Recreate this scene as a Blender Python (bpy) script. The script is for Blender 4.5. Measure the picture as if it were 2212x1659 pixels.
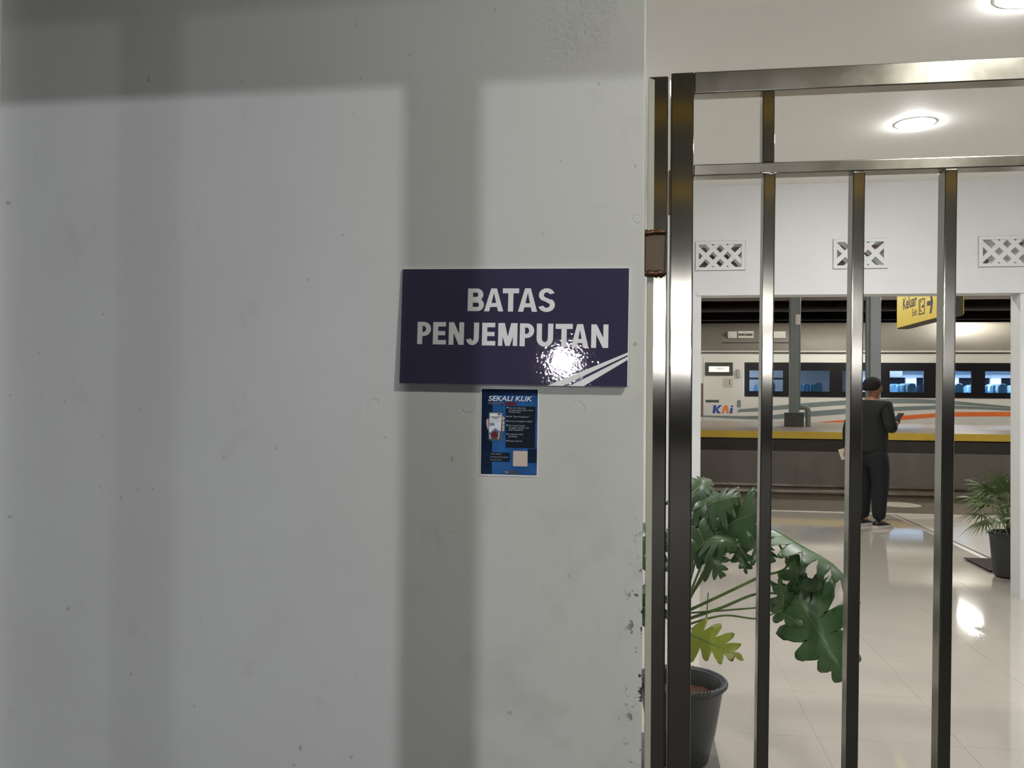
import bpy, bmesh, math, random
from mathutils import Vector, Matrix
random.seed(7)
SC = bpy.context.scene
for o in list(bpy.data.objects):
    bpy.data.objects.remove(o, do_unlink=True)

# ---------------------------------------------------------------- camera
F_PX, W_PX, H_PX = 1850.0, 2212.0, 1659.0
YAW, PITCH, ROLL = math.radians(8.5), math.atan(25.5 / F_PX), 0.0085
CAM = Vector((0, 0, 1.48))
fwd = Vector((-math.sin(YAW) * math.cos(PITCH), math.cos(YAW) * math.cos(PITCH), math.sin(PITCH)))
rgt0 = Vector((math.cos(YAW), math.sin(YAW), 0))
up0 = rgt0.cross(fwd)
rgt = rgt0 * math.cos(ROLL) + up0 * math.sin(ROLL)
upv = up0 * math.cos(ROLL) - rgt0 * math.sin(ROLL)
cam_data = bpy.data.cameras.new('camera')
cam_data.sensor_fit = 'HORIZONTAL'
cam_data.sensor_width = 36.0
cam_data.lens = 36.0 * F_PX / W_PX
cam_data.clip_start = 0.05
cam_data.clip_end = 300
cam = bpy.data.objects.new('camera', cam_data)
SC.collection.objects.link(cam)
cam.matrix_world = Matrix.Translation(CAM) @ Matrix((rgt, upv, -fwd)).transposed().to_4x4()
SC.camera = cam

# ---------------------------------------------------------------- world and exposure
wld = bpy.data.worlds.new('night')
SC.world = wld
wld.use_nodes = True
wld.node_tree.nodes['Background'].inputs[0].default_value = (0.55, 0.6, 0.7, 1)
wld.node_tree.nodes['Background'].inputs[1].default_value = 0.012
SC.view_settings.view_transform = 'Standard'
SC.view_settings.look = 'None'
SC.view_settings.gamma = 1.0
SC.view_settings.use_curve_mapping = False
SC.view_settings.exposure = 0.0

# ---------------------------------------------------------------- where things of the photograph stand
def _ray(px, py):
    return fwd + rgt * ((px - W_PX / 2) / F_PX) - upv * ((py - H_PX / 2) / F_PX)
def on_y(px, py, y):
    d = _ray(px, py); return CAM + d * ((y - CAM.y) / d.y)
def on_z(px, py, z):
    d = _ray(px, py); return CAM + d * ((z - CAM.z) / d.z)
def on_x(px, py, x):
    d = _ray(px, py); return CAM + d * ((x - CAM.x) / d.x)

# ---------------------------------------------------------------- materials
def lin(c):
    return tuple(((v / 255) / 12.92 if v / 255 <= 0.04045 else ((v / 255 + 0.055) / 1.055) ** 2.4) for v in c) + (1,)
MATS = {}
def mat(name, rgb, rough=0.5, metal=0.0, var=0.0, vscale=8.0, bump=0.0, bscale=60.0, coat=0.0,
        spec=0.5, emit=None, estr=0.0, aniso=0.0, rnd=0.0, lin_rgb=False, rvar=0.0, arot=0.0):
    if name in MATS: return MATS[name]
    m = bpy.data.materials.new(name); m.use_nodes = True
    nt = m.node_tree; b = nt.nodes['Principled BSDF']
    col = tuple(rgb) + (1,) if lin_rgb else lin(rgb)
    b.inputs['Base Color'].default_value = col
    b.inputs['Roughness'].default_value = rough
    b.inputs['Metallic'].default_value = metal
    b.inputs['Specular IOR Level'].default_value = spec
    b.inputs['Coat Weight'].default_value = coat
    if aniso:
        b.inputs['Anisotropic'].default_value = aniso
        b.inputs['Anisotropic Rotation'].default_value = arot
        t = nt.nodes.new('ShaderNodeTangent'); t.direction_type = 'RADIAL'; t.axis = 'Z'
        nt.links.new(t.outputs[0], b.inputs['Tangent'])
    tc = nt.nodes.new('ShaderNodeTexCoord')
    if var or rvar or rnd:
        n = nt.nodes.new('ShaderNodeTexNoise'); n.inputs['Scale'].default_value = vscale
        n.inputs['Detail'].default_value = 5; n.inputs['Roughness'].default_value = 0.6
        nt.links.new(tc.outputs['Object'], n.inputs['Vector'])
        hsv = nt.nodes.new('ShaderNodeHueSaturation'); hsv.inputs['Color'].default_value = col
        mp = nt.nodes.new('ShaderNodeMapRange')
        mp.inputs['From Min'].default_value = 0.3; mp.inputs['From Max'].default_value = 0.7
        mp.inputs['To Min'].default_value = 1 - var; mp.inputs['To Max'].default_value = 1 + var
        nt.links.new(n.outputs['Fac'], mp.inputs['Value'])
        last = mp.outputs['Result']
        if rnd:
            oi = nt.nodes.new('ShaderNodeObjectInfo')
            mr = nt.nodes.new('ShaderNodeMapRange'); mr.inputs['To Min'].default_value = 1 - rnd; mr.inputs['To Max'].default_value = 1 + rnd
            nt.links.new(oi.outputs['Random'], mr.inputs['Value'])
            mu = nt.nodes.new('ShaderNodeMath'); mu.operation = 'MULTIPLY'
            nt.links.new(last, mu.inputs[0]); nt.links.new(mr.outputs['Result'], mu.inputs[1]); last = mu.outputs[0]
        nt.links.new(last, hsv.inputs['Value'])
        nt.links.new(hsv.outputs['Color'], b.inputs['Base Color'])
        if rvar:
            mq = nt.nodes.new('ShaderNodeMapRange')
            mq.inputs['From Min'].default_value = 0.3; mq.inputs['From Max'].default_value = 0.7
            mq.inputs['To Min'].default_value = max(0.02, rough - rvar); mq.inputs['To Max'].default_value = rough + rvar
            nt.links.new(n.outputs['Fac'], mq.inputs['Value']); nt.links.new(mq.outputs['Result'], b.inputs['Roughness'])
    if bump:
        n2 = nt.nodes.new('ShaderNodeTexNoise'); n2.inputs['Scale'].default_value = bscale; n2.inputs['Detail'].default_value = 3
        nt.links.new(tc.outputs['Object'], n2.inputs['Vector'])
        bp = nt.nodes.new('ShaderNodeBump'); bp.inputs['Strength'].default_value = bump; bp.inputs['Distance'].default_value = 0.002
        nt.links.new(n2.outputs['Fac'], bp.inputs['Height']); nt.links.new(bp.outputs['Normal'], b.inputs['Normal'])
    if emit is not None:
        b.inputs['Emission Color'].default_value = lin(emit); b.inputs['Emission Strength'].default_value = estr
    MATS[name] = m
    return m

M = lambda n: MATS[n]
mat('plaster_white', (220, 221, 220), 0.6, var=0.02, vscale=2, bump=0.12, bscale=12)
mat('ceiling_white', (238, 236, 230), 0.7, var=0.015, vscale=1.5)
mat('jamb_white', (220, 221, 220), 0.55, var=0.03, vscale=3)
mat('steel', (160, 157, 147), 0.165, metal=1.0, var=0.035, vscale=5, aniso=0.97, rvar=0.02)
mat('steel_rail', (160, 157, 147), 0.22, metal=1.0, var=0.06, vscale=6, aniso=0.7, rvar=0.05, arot=0.25)
mat('hinge_steel', (82, 70, 56), 0.5, metal=0.6, var=0.3, vscale=40, rvar=0.1)
mat('weld', (96, 70, 48), 0.42, metal=0.7, var=0.25, vscale=60, bump=0.5, bscale=120)
mat('edge_reflection', (168, 166, 152), 0.5, var=0.06, vscale=12)
mat('tile', (184, 178, 169), 0.05, var=0.025, vscale=3, spec=0.6, rnd=0.012)
mat('grout', (168, 161, 151), 0.3)
mat('lit_floor_tile', (226, 221, 212), 0.12, var=0.02, vscale=4, rnd=0.01)
mat('pavement', (44, 43, 40), 0.8, var=0.15, vscale=10, bump=0.4, bscale=80)
mat('soffit', (196, 196, 190), 0.7, var=0.03)
mat('portal_grey', (84, 88, 84), 0.6, var=0.06)
mat('portal_yellow', (196, 158, 50), 0.6, var=0.05)
mat('sign_white_edge', (225, 225, 222), 0.4, var=0.02)
mat('sign_vinyl_white', (212, 213, 214), 0.35, var=0.03, vscale=40)
mat('pot_black', (58, 60, 62), 0.42, var=0.06, vscale=10, bump=0.15, bscale=40)
mat('soil', (82, 52, 40), 0.95, var=0.35, vscale=60, bump=1.0, bscale=90)
mat('slab_grey', (104, 104, 98), 0.7, var=0.2, vscale=9, bump=0.2, bscale=60)
mat('leaf_green', (58, 86, 50), 0.36, var=0.2, vscale=9, spec=0.45, bump=0.25, bscale=26, rnd=0.14)
mat('leaf_yellow', (128, 140, 44), 0.4, var=0.14, vscale=14, bump=0.25, bscale=26)
mat('leaf_brown', (112, 74, 34), 0.6, var=0.2, vscale=30)
mat('petiole', (96, 118, 62), 0.4, var=0.1, vscale=14)
mat('stem_brown', (92, 84, 58), 0.7, var=0.2, vscale=25, bump=0.6, bscale=40)
mat('palm_green', (96, 116, 70), 0.42, var=0.14, vscale=12, rnd=0.15)
mat('dark_mat', (52, 34, 26), 0.8, var=0.15)
mat('skin', (164, 116, 88), 0.5, var=0.03, vscale=20)
mat('hair', (20, 18, 18), 0.85, var=0.15, vscale=60, bump=0.5, bscale=150)
mat('shirt_dark', (31, 33, 31), 0.85, var=0.08, vscale=14, bump=0.3, bscale=30)
mat('trouser_dark', (26, 27, 32), 0.85, var=0.08, vscale=14, bump=0.3, bscale=24)
mat('shoe_black', (30, 30, 32), 0.5, var=0.1)
mat('shoe_white', (214, 208, 198), 0.5, var=0.04)
mat('phone_black', (20, 20, 24), 0.2, var=0.02)
mat('case_white', (226, 214, 200), 0.35, var=0.03)
mat('exit_yellow', (236, 205, 58), 0.4, var=0.015, vscale=3)
mat('exit_ink', (38, 34, 24), 0.5, var=0.02)
mat('exit_frame', (88, 84, 72), 0.4, metal=0.6, var=0.04)
mat('coach_white', (222, 219, 210), 0.22, var=0.02, vscale=0.7, coat=0.3)
mat('coach_black', (34, 33, 34), 0.18, var=0.04, coat=0.3)
mat('coach_grey_stripe', (122, 132, 132), 0.3, var=0.02)
mat('coach_orange', (236, 122, 62), 0.3, var=0.02)
mat('coach_roof', (108, 102, 92), 0.6, var=0.06, vscale=0.8)
mat('coach_skirt', (150, 138, 128), 0.4, var=0.1, vscale=2)
mat('coach_under', (36, 34, 32), 0.9, var=0.1)
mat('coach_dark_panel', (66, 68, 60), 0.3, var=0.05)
mat('coach_unit', (190, 186, 176), 0.5, var=0.06)
mat('kai_blue', (54, 78, 158), 0.35, var=0.02)
mat('kai_orange', (232, 136, 70), 0.35, var=0.02)
mat('handle_chrome', (200, 196, 188), 0.25, metal=1.0, var=0.03)
mat('handle_red', (120, 84, 74), 0.4, var=0.06)
mat('interior_white', (226, 228, 234), 0.5, var=0.01)
mat('interior_floor', (120, 122, 126), 0.6, var=0.05)
mat('interior_dark_glass', (30, 32, 42), 0.1, var=0.02)
mat('interior_grey', (150, 154, 162), 0.4, var=0.02)
mat('seat_blue', (110, 162, 196), 0.6, var=0.05, vscale=8)
mat('seat_cover', (206, 222, 232), 0.7, var=0.03)
mat('column_grey', (124, 132, 132), 0.45, var=0.05, vscale=3)
mat('column_light', (158, 166, 170), 0.4, var=0.04, vscale=3)
mat('column_base', (76, 76, 72), 0.8, var=0.15, vscale=8)
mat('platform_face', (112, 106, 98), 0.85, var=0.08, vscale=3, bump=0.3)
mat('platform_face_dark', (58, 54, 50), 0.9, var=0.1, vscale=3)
mat('platform_yellow', (206, 172, 62), 0.6, var=0.1, vscale=3)
mat('platform_top', (142, 128, 112), 0.35, var=0.1, vscale=1.5)
mat('track_bed', (100, 89, 74), 0.8, var=0.14, vscale=4, bump=0.5, bscale=30)
mat('rail_steel', (170, 160, 150), 0.35, metal=0.8, var=0.1)
mat('kerb', (190, 180, 164), 0.6, var=0.06)
mat('shed_roof', (168, 148, 138), 0.85, var=0.06, vscale=1)
mat('shed_beam', (150, 138, 130), 0.7, var=0.06, vscale=1)
mat('shed_wall', (44, 42, 40), 0.9, var=0.06, vscale=1)
mat('lamp_rim', (236, 236, 236), 0.4, var=0.01)
mat('lamp_metal', (110, 110, 108), 0.4, metal=0.7, var=0.03)

def glow(name, rgb, strength):
    m = bpy.data.materials.new(name); m.use_nodes = True
    nt = m.node_tree; nt.nodes.remove(nt.nodes['Principled BSDF'])
    e = nt.nodes.new('ShaderNodeEmission'); e.inputs[0].default_value = lin(rgb); e.inputs[1].default_value = strength
    nt.links.new(e.outputs[0], nt.nodes['Material Output'].inputs[0]); MATS[name] = m
    return m
glow('glow_downlight', (252, 251, 250), 265)
glow('glow_porch', (255, 253, 246), 1430)
glow('glow_bulb', (253, 252, 255), 12000)
glow('glow_flood', (250, 250, 255), 1600)
glow('glow_tube', (255, 246, 232), 90)
glow('glow_shed', (252, 250, 242), 570)
glow('glow_coach', (236, 243, 255), 80)
glow('glow_display', (255, 250, 236), 1.1)
glow('glow_phone', (210, 220, 235), 0.06)

def glass_mat():
    m = bpy.data.materials.new('coach_glass'); m.use_nodes = True
    nt = m.node_tree; nt.nodes.remove(nt.nodes['Principled BSDF'])
    t = nt.nodes.new('ShaderNodeBsdfTransparent'); t.inputs[0].default_value = lin((205, 214, 220))
    g = nt.nodes.new('ShaderNodeBsdfGlossy'); g.inputs['Roughness'].default_value = 0.03
    mx = nt.nodes.new('ShaderNodeMixShader'); mx.inputs[0].default_value = 0.07
    nt.links.new(t.outputs[0], mx.inputs[1]); nt.links.new(g.outputs[0], mx.inputs[2])
    nt.links.new(mx.outputs[0], nt.nodes['Material Output'].inputs[0]); MATS['coach_glass'] = m
glass_mat()

def wall_plaster():
    """old painted plaster: mottled grey-white, hairline scratches, dull stains low on the gate side, chipped edge"""
    m = bpy.data.materials.new('wall_plaster'); m.use_nodes = True
    nt = m.node_tree; N = nt.nodes; L = nt.links; b = N['Principled BSDF']
    b.inputs['Roughness'].default_value = 0.55
    tc = N.new('ShaderNodeTexCoord')
    def noise(scale, detail=4, rough=0.55, vec=None):
        n = N.new('ShaderNodeTexNoise'); n.inputs['Scale'].default_value = scale
        n.inputs['Detail'].default_value = detail; n.inputs['Roughness'].default_value = rough
        L.new(vec or tc.outputs['Object'], n.inputs['Vector']); return n.outputs['Fac']
    def rng(v, a, bb, c, d):
        r = N.new('ShaderNodeMapRange'); r.inputs[1].default_value = a; r.inputs[2].default_value = bb
        r.inputs[3].default_value = c; r.inputs[4].default_value = d; L.new(v, r.inputs[0]); return r.outputs[0]
    def math_(op, a, bb):
        x = N.new('ShaderNodeMath'); x.operation = op
        for i, v in enumerate((a, bb)):
            if isinstance(v, (int, float)): x.inputs[i].default_value = v
            else: L.new(v, x.inputs[i])
        return x.outputs[0]
    def mix(fac, c1, c2):
        x = N.new('ShaderNodeMix'); x.data_type = 'RGBA'
        if isinstance(fac, (int, float)): x.inputs[0].default_value = fac
        else: L.new(fac, x.inputs[0])
        for i, c in ((6, c1), (7, c2)):
            if isinstance(c, tuple): x.inputs[i].default_value = c
            else: L.new(c, x.inputs[i])
        return x.outputs[2]
    sep = N.new('ShaderNodeSeparateXYZ'); L.new(tc.outputs['Object'], sep.inputs[0])
    X, Z = sep.outputs[0], sep.outputs[2]
    base = mix(rng(noise(1.3, 5), 0.3, 0.7, 0, 1), lin((204, 207, 209)), lin((196, 199, 199)))
    # warm greenish dinginess towards the gate post
    side = rng(math_('ADD', X, math_('MULTIPLY', noise(1.8, 3), 0.5)), -0.5, 0.2, 0, 0.7)
    base = mix(side, base, lin((196, 197, 188)))
    st = math_('MULTIPLY', rng(noise(3.2, 5, 0.6), 0.52, 0.72, 0, 0.5), rng(Z, 1.5, 1.1, 0, 1))
    base = mix(math_('MULTIPLY', st, rng(X, -0.8, -0.1, 0.15, 1)), base, lin((150, 149, 138)))
    sp = rng(noise(38, 2), 0.735, 0.77, 0, 0.5)
    base = mix(sp, base, lin((120, 118, 110)))
    smn = N.new('ShaderNodeMapping'); smn.inputs['Scale'].default_value = (3.4, 1, 2.1); smn.inputs['Rotation'].default_value = (0, -0.35, 0)
    L.new(tc.outputs['Object'], smn.inputs[0])
    base = mix(rng(noise(2.6, 4, 0.62, smn.outputs[0]), 0.62, 0.76, 0, 0.22), base, lin((158, 157, 150)))
    # chipped paint along the free edge
    ch = math_('MULTIPLY', rng(noise(45, 3, 0.65), 0.58, 0.62, 0, 1), rng(X, -0.035, -0.006, 0, 1))
    ch = math_('MULTIPLY', ch, rng(Z, 1.25, 1.05, 0.0, 1))
    base = mix(ch, base, lin((58, 54, 48)))
    L.new(base, b.inputs['Base Color'])
    # relief: trowel waves, fine grain, a few plugged anchor holes with a round lip
    h = math_('ADD', math_('MULTIPLY', noise(2.2, 4), 0.9), math_('MULTIPLY', noise(60, 3), 0.05))
    wav = N.new('ShaderNodeMapping'); wav.inputs['Scale'].default_value = (2.2, 1, 14)
    wav.inputs['Rotation'].default_value = (0, 0.7, 0)
    L.new(tc.outputs['Object'], wav.inputs[0])
    h = math_('ADD', h, math_('MULTIPLY', rng(noise(2.0, 6, 0.7, wav.outputs[0]), 0.66, 0.7, 0, 1), 0.10))
    pk = math_('MULTIPLY', rng(noise(90, 4, 0.7), 0.5, 0.6, 0, 1), math_('MULTIPLY', rng(noise(5.1, 2), 0.46, 0.54, 0, 1), math_('MULTIPLY', rng(Z, 2.12, 2.24, 0, 1), rng(X, -0.26, -0.16, 0, 1))))
    h = math_('SUBTRACT', h, math_('MULTIPLY', pk, 0.22))
    for (cx, cz, rad) in ((-0.592, 1.455, 0.013), (-0.372, 1.455, 0.014), (-0.137, 1.452, 0.017), (-0.01, 1.86, 0.008)):
        dx = math_('SUBTRACT', X, cx); dz = math_('SUBTRACT', Z, cz)
        d = math_('SQRT', math_('ADD', math_('MULTIPLY', dx, dx), math_('MULTIPLY', dz, dz)), 0)
        d = math_('ADD', d, math_('MULTIPLY', math_('SUBTRACT', noise(45, 3), 0.5), 0.022))
        ring = math_('SUBTRACT', 1.0, rng(math_('ABSOLUTE', math_('SUBTRACT', d, rad), 0), 0, 0.0022, 0, 1))
        h = math_('SUBTRACT', h, math_('MULTIPLY', math_('MULTIPLY', ring, rng(noise(55, 3), 0.42, 0.58, 0.1, 1)), 0.26))
    bp = N.new('ShaderNodeBump'); bp.inputs['Strength'].default_value = 0.55; bp.inputs['Distance'].default_value = 0.006
    L.new(h, bp.inputs['Height']); L.new(bp.outputs[0], b.inputs['Normal'])
    MATS['wall_plaster'] = m
wall_plaster()

def gloss_film(name, rgb, rough, bscale, strength, var=0.05, vscale=6):
    m = bpy.data.materials.new(name); m.use_nodes = True
    nt = m.node_tree; b = nt.nodes['Principled BSDF']; L = nt.links
    tc = nt.nodes.new('ShaderNodeTexCoord')
    n0 = nt.nodes.new('ShaderNodeTexNoise'); n0.inputs['Scale'].default_value = vscale; L.new(tc.outputs['Object'], n0.inputs['Vector'])
    hs = nt.nodes.new('ShaderNodeHueSaturation'); hs.inputs['Color'].default_value = lin(rgb)
    mp = nt.nodes.new('ShaderNodeMapRange'); mp.inputs[1].default_value = .3; mp.inputs[2].default_value = .7
    mp.inputs[3].default_value = 1 - var; mp.inputs[4].default_value = 1 + var
    L.new(n0.outputs['Fac'], mp.inputs[0]); L.new(mp.outputs[0], hs.inputs['Value']); L.new(hs.outputs[0], b.inputs['Base Color'])
    b.inputs['Roughness'].default_value = rough; b.inputs['Specular IOR Level'].default_value = 0.5
    n = nt.nodes.new('ShaderNodeTexNoise'); n.inputs['Scale'].default_value = bscale; n.inputs['Detail'].default_value = 2
    L.new(tc.outputs['Object'], n.inputs['Vector'])
    bp = nt.nodes.new('ShaderNodeBump'); bp.inputs['Strength'].default_value = strength; bp.inputs['Distance'].default_value = 0.001
    L.new(n.outputs['Fac'], bp.inputs['Height']); L.new(bp.outputs[0], b.inputs['Normal'])
    MATS[name] = m
    return m
gloss_film('sign_indigo', (62, 58, 82), 0.02, 185, 0.10)
gloss_film('poster_blue', (44, 92, 152), 0.04, 110, 0.45, var=0.3, vscale=22)
gloss_film('poster_navy', (24, 40, 66), 0.04, 110, 0.45, var=0.2, vscale=30)
gloss_film('poster_dark', (30, 40, 50), 0.04, 110, 0.45)
gloss_film('poster_red', (110, 46, 58), 0.04, 110, 0.45)
mat('poster_white', (214, 220, 228), 0.4, var=0.02)
mat('poster_text', (150, 162, 172), 0.4, var=0.02)
mat('poster_grey', (150, 156, 172), 0.4, var=0.05)
mat('poster_skin', (196, 160, 140), 0.4, var=0.05)
mat('poster_ink', (18, 22, 34), 0.3, var=0.02)
mat('poster_paper', (222, 222, 218), 0.5, var=0.02)
mat('poster_beige', (196, 178, 164), 0.4, var=0.06)
mat('poster_steel', (96, 118, 146), 0.4, var=0.05)

# ---------------------------------------------------------------- mesh helpers
COL = SC.collection
class MB:
    def __init__(s): s.v, s.f, s.mi = [], [], []
    def add(s, vs, fs, mi=0):
        o = len(s.v); s.v += [tuple(v) for v in vs]; s.f += [tuple(i + o for i in f) for f in fs]; s.mi += [mi] * len(fs); return s
    def box(s, a, b, mi=0):
        x0, y0, z0 = a; x1, y1, z1 = b
        vs = [(x0, y0, z0), (x1, y0, z0), (x1, y1, z0), (x0, y1, z0), (x0, y0, z1), (x1, y0, z1), (x1, y1, z1), (x0, y1, z1)]
        return s.add(vs, [(0, 3, 2, 1), (4, 5, 6, 7), (0, 1, 5, 4), (1, 2, 6, 5), (2, 3, 7, 6), (3, 0, 4, 7)], mi)
    def prism(s, poly, y0, y1, mi=0):
        """polygon in x,z (counter-clockwise seen from -y) from y0 (front) to y1"""
        n = len(poly)
        a = sum(poly[i][0] * poly[(i + 1) % n][1] - poly[(i + 1) % n][0] * poly[i][1] for i in range(n))
        if a < 0: poly = poly[::-1]
        vs = [(x, y0, z) for x, z in poly] + [(x, y1, z) for x, z in poly]
        fs = [tuple(range(n)), tuple(range(2 * n - 1, n - 1, -1))]
        fs += [(i, i + n, (i + 1) % n + n, (i + 1) % n) for i in range(n)]
        return s.add(vs, fs, mi)
    def tube(s, pts, r, n=10, mi=0, caps=True):
        pts = [Vector(p) for p in pts]; k = len(pts)
        rs = r if isinstance(r, (list, tuple)) else [r] * k
        vs = []; prev = None
        for i, p in enumerate(pts):
            t = (pts[min(i + 1, k - 1)] - pts[max(i - 1, 0)]).normalized()
            if prev is None:
                a = t.cross(Vector((0, 0, 1)))
                if a.length < 1e-3: a = t.cross(Vector((1, 0, 0)))
                a.normalize()
            else:
                a = prev - t * prev.dot(t); a.normalize()
            prev = a; b = t.cross(a)
            vs += [p + (a * math.cos(2 * math.pi * j / n) + b * math.sin(2 * math.pi * j / n)) * rs[i] for j in range(n)]
        fs = [(i * n + j, i * n + (j + 1) % n, (i + 1) * n + (j + 1) % n, (i + 1) * n + j) for i in range(k - 1) for j in range(n)]
        if caps: fs += [tuple(range(n - 1, -1, -1)), tuple(range((k - 1) * n, k * n))]
        return s.add(vs, fs, mi)
    def lathe(s, prof, n=32, c=(0, 0, 0), mi=0):
        vs = [(c[0] + r * math.cos(2 * math.pi * j / n), c[1] + r * math.sin(2 * math.pi * j / n), c[2] + z) for r, z in prof for j in range(n)]
        k = len(prof)
        return s.add(vs, [(i * n + j, i * n + (j + 1) % n, (i + 1) * n + (j + 1) % n, (i + 1) * n + j) for i in range(k - 1) for j in range(n)], mi)
    def mesh(s, name):
        me = bpy.data.meshes.new(name); me.from_pydata(s.v, [], s.f); me.update(); return me

def link(name, data, m=None, parent=None, smooth=False, bevel=0.0, seg=2):
    o = bpy.data.objects.new(name, data); COL.objects.link(o)
    if m is not None and data is not None and not data.materials: data.materials.append(M(m))
    if parent is not None: o.parent = parent
    if smooth:
        for p in data.polygons: p.use_smooth = True
    if bevel:
        md = o.modifiers.new('bevel', 'BEVEL'); md.width = bevel; md.segments = seg; md.limit_method = 'ANGLE'; md.angle_limit = math.radians(40)
        md.harden_normals = False
    return o
def obj(name, mb, m, parent=None, smooth=False, bevel=0.0, seg=2):
    me = mb.mesh(name)
    if len(set(mb.mi)) > 1 and isinstance(m, (list, tuple)):
        for k in m: me.materials.append(M(k))
        for p, i in zip(me.polygons, mb.mi): p.material_index = i
        return link(name, me, None, parent, smooth, bevel, seg)
    return link(name, me, m if isinstance(m, str) else m[0], parent, smooth, bevel, seg)
def tag(o, label=None, cat=None, group=None, kind=None):
    if label: o['label'] = label
    if cat: o['category'] = cat
    if group: o['group'] = group
    if kind: o['kind'] = kind
    return o
def thing(name, label, cat, loc=(0, 0, 0), rz=0.0, group=None):
    o = bpy.data.objects.new(name, None); COL.objects.link(o); o.empty_display_size = 0.1
    o.location = loc; o.rotation_euler = (0, 0, rz)
    return tag(o, label, cat, group)
def struct(name, mb, m, label, cat='wall', parent=None, **k):
    return tag(obj(name, mb, m, parent, **k), label, cat, kind='structure')
def child_copy(src, parent, loc=None):
    c = src.copy(); COL.objects.link(c); c.parent = parent
    if loc is not None: c.location = loc
    return c
def copy_tree(root):
    r = root.copy(); COL.objects.link(r)
    for ch in root.children:
        c = child_copy(ch, r)
        for g in ch.children: child_copy(g, c)
    return r
def text_mesh(body, size, m, parent, loc, rot=(math.pi / 2, 0, 0), ext=0.0003, fat=0.0, sx=1.0, shear=0.0, align='LEFT', name='lettering'):
    cu = bpy.data.curves.new('txt', 'FONT'); cu.body = body; cu.size = size; cu.extrude = ext; cu.offset = fat; cu.shear = shear; cu.align_x = align
    t = bpy.data.objects.new('txt', cu); COL.objects.link(t)
    dg = bpy.context.evaluated_depsgraph_get()
    me = bpy.data.meshes.new_from_object(t.evaluated_get(dg)); me.materials.clear()
    bpy.data.objects.remove(t, do_unlink=True); bpy.data.curves.remove(cu)
    me.name = name
    if sx != 1.0:
        for v in me.vertices: v.co.x *= sx
    o = link(name, me, m, parent); o.location = loc; o.rotation_euler = rot
    return o
def holed_wall(x0, x1, z0, z1, holes, y0, y1):
    """slab in x,z with rectangular through holes; one closed mesh"""
    xs = sorted({x0, x1, *[h[0] for h in holes], *[h[1] for h in holes]}); zs = sorted({z0, z1, *[h[2] for h in holes], *[h[3] for h in holes]})
    xs = [x for x in xs if x0 <= x <= x1]; zs = [z for z in zs if z0 <= z <= z1]
    solid = set()
    for i in range(len(xs) - 1):
        for j in range(len(zs) - 1):
            cx, cz = (xs[i] + xs[i + 1]) / 2, (zs[j] + zs[j + 1]) / 2
            if not any(h[0] < cx < h[1] and h[2] < cz < h[3] for h in holes): solid.add((i, j))
    mb = MB()
    for (i, j) in solid:
        a, b, c, d = xs[i], xs[i + 1], zs[j], zs[j + 1]
        mb.add([(a, y0, c), (b, y0, c), (b, y0, d), (a, y0, d)], [(0, 1, 2, 3)])
        mb.add([(a, y1, c), (b, y1, c), (b, y1, d), (a, y1, d)], [(3, 2, 1, 0)])
        if (i - 1, j) not in solid: mb.add([(a, y0, c), (a, y0, d), (a, y1, d), (a, y1, c)], [(0, 1, 2, 3)])
        if (i + 1, j) not in solid: mb.add([(b, y0, c), (b, y1, c), (b, y1, d), (b, y0, d)], [(0, 1, 2, 3)])
        if (i, j - 1) not in solid: mb.add([(a, y0, c), (a, y1, c), (b, y1, c), (b, y0, c)], [(0, 1, 2, 3)])
        if (i, j + 1) not in solid: mb.add([(a, y0, d), (b, y0, d), (b, y1, d), (a, y1, d)], [(0, 1, 2, 3)])
    return mb
def clip_rect(poly, x0, x1, z0, z1):
    def cut(p, ins, inter):
        out = []
        for i in range(len(p)):
            a, b = p[i - 1], p[i]
            if ins(b):
                if not ins(a): out.append(inter(a, b))
                out.append(b)
            elif ins(a): out.append(inter(a, b))
        return out
    def ix(v, k):
        def f(a, b):
            t = (v - a[k]) / (b[k] - a[k]); return (a[0] + (b[0] - a[0]) * t, a[1] + (b[1] - a[1]) * t)
        return f
    for ins, k, v in ((lambda p: p[0] >= x0, 0, x0), (lambda p: p[0] <= x1, 0, x1), (lambda p: p[1] >= z0, 1, z0), (lambda p: p[1] <= z1, 1, z1)):
        if poly: poly = cut(poly, ins, ix(v, k))
    return poly

# ================================================================ THE SETTING
WY, GY = 1.85, 1.88          # front of the sign wall, front of the gate
EDGE = 0.008                 # free edge of the sign wall
BY0, BY1 = 6.85, 7.02        # far wall of the lobby
CEIL = 3.135
OX0, OX1, OZ = 0.471, 2.795, 2.278   # opening in the far wall
FLOOR_END = 11.6

struct('wall_front', MB().box((-4.2, WY, 0), (EDGE, WY + 0.18, 3.42)), 'wall_plaster', 'scuffed pale grey plaster wall carrying the indigo sign', bevel=0.004)
struct('wall_return', MB().box((-4.2, WY - 0.05, 0), (-1.53, WY, 3.42)), 'plaster_white', 'pale pilaster edge at the far left of the plaster wall')
struct('wall_lintel', MB().box((EDGE, WY, 2.86), (4.6, WY + 0.18, 3.42)), 'plaster_white', 'white lintel above the steel gate')
struct('pavement', MB().box((-9, -32, -0.1), (14, WY + 0.06, -0.004)), 'pavement', 'dark pavement in front of the gate', 'pavement')
struct('ceiling', MB().box((-1.6, WY + 0.18, CEIL), (4.6, BY0, CEIL + 0.08)), 'ceiling_white', 'white ceiling of the lobby with round downlights', 'ceiling')
struct('wall_left', MB().box((-1.7, WY + 0.18, 0), (-1.6, BY0, CEIL)), 'plaster_white', 'white side wall of the lobby behind the sign wall')
struct('wall_right', MB().box((4.6, WY, 0), (4.7, BY0, CEIL)), 'plaster_white', 'white side wall of the lobby beyond the gate')

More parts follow.
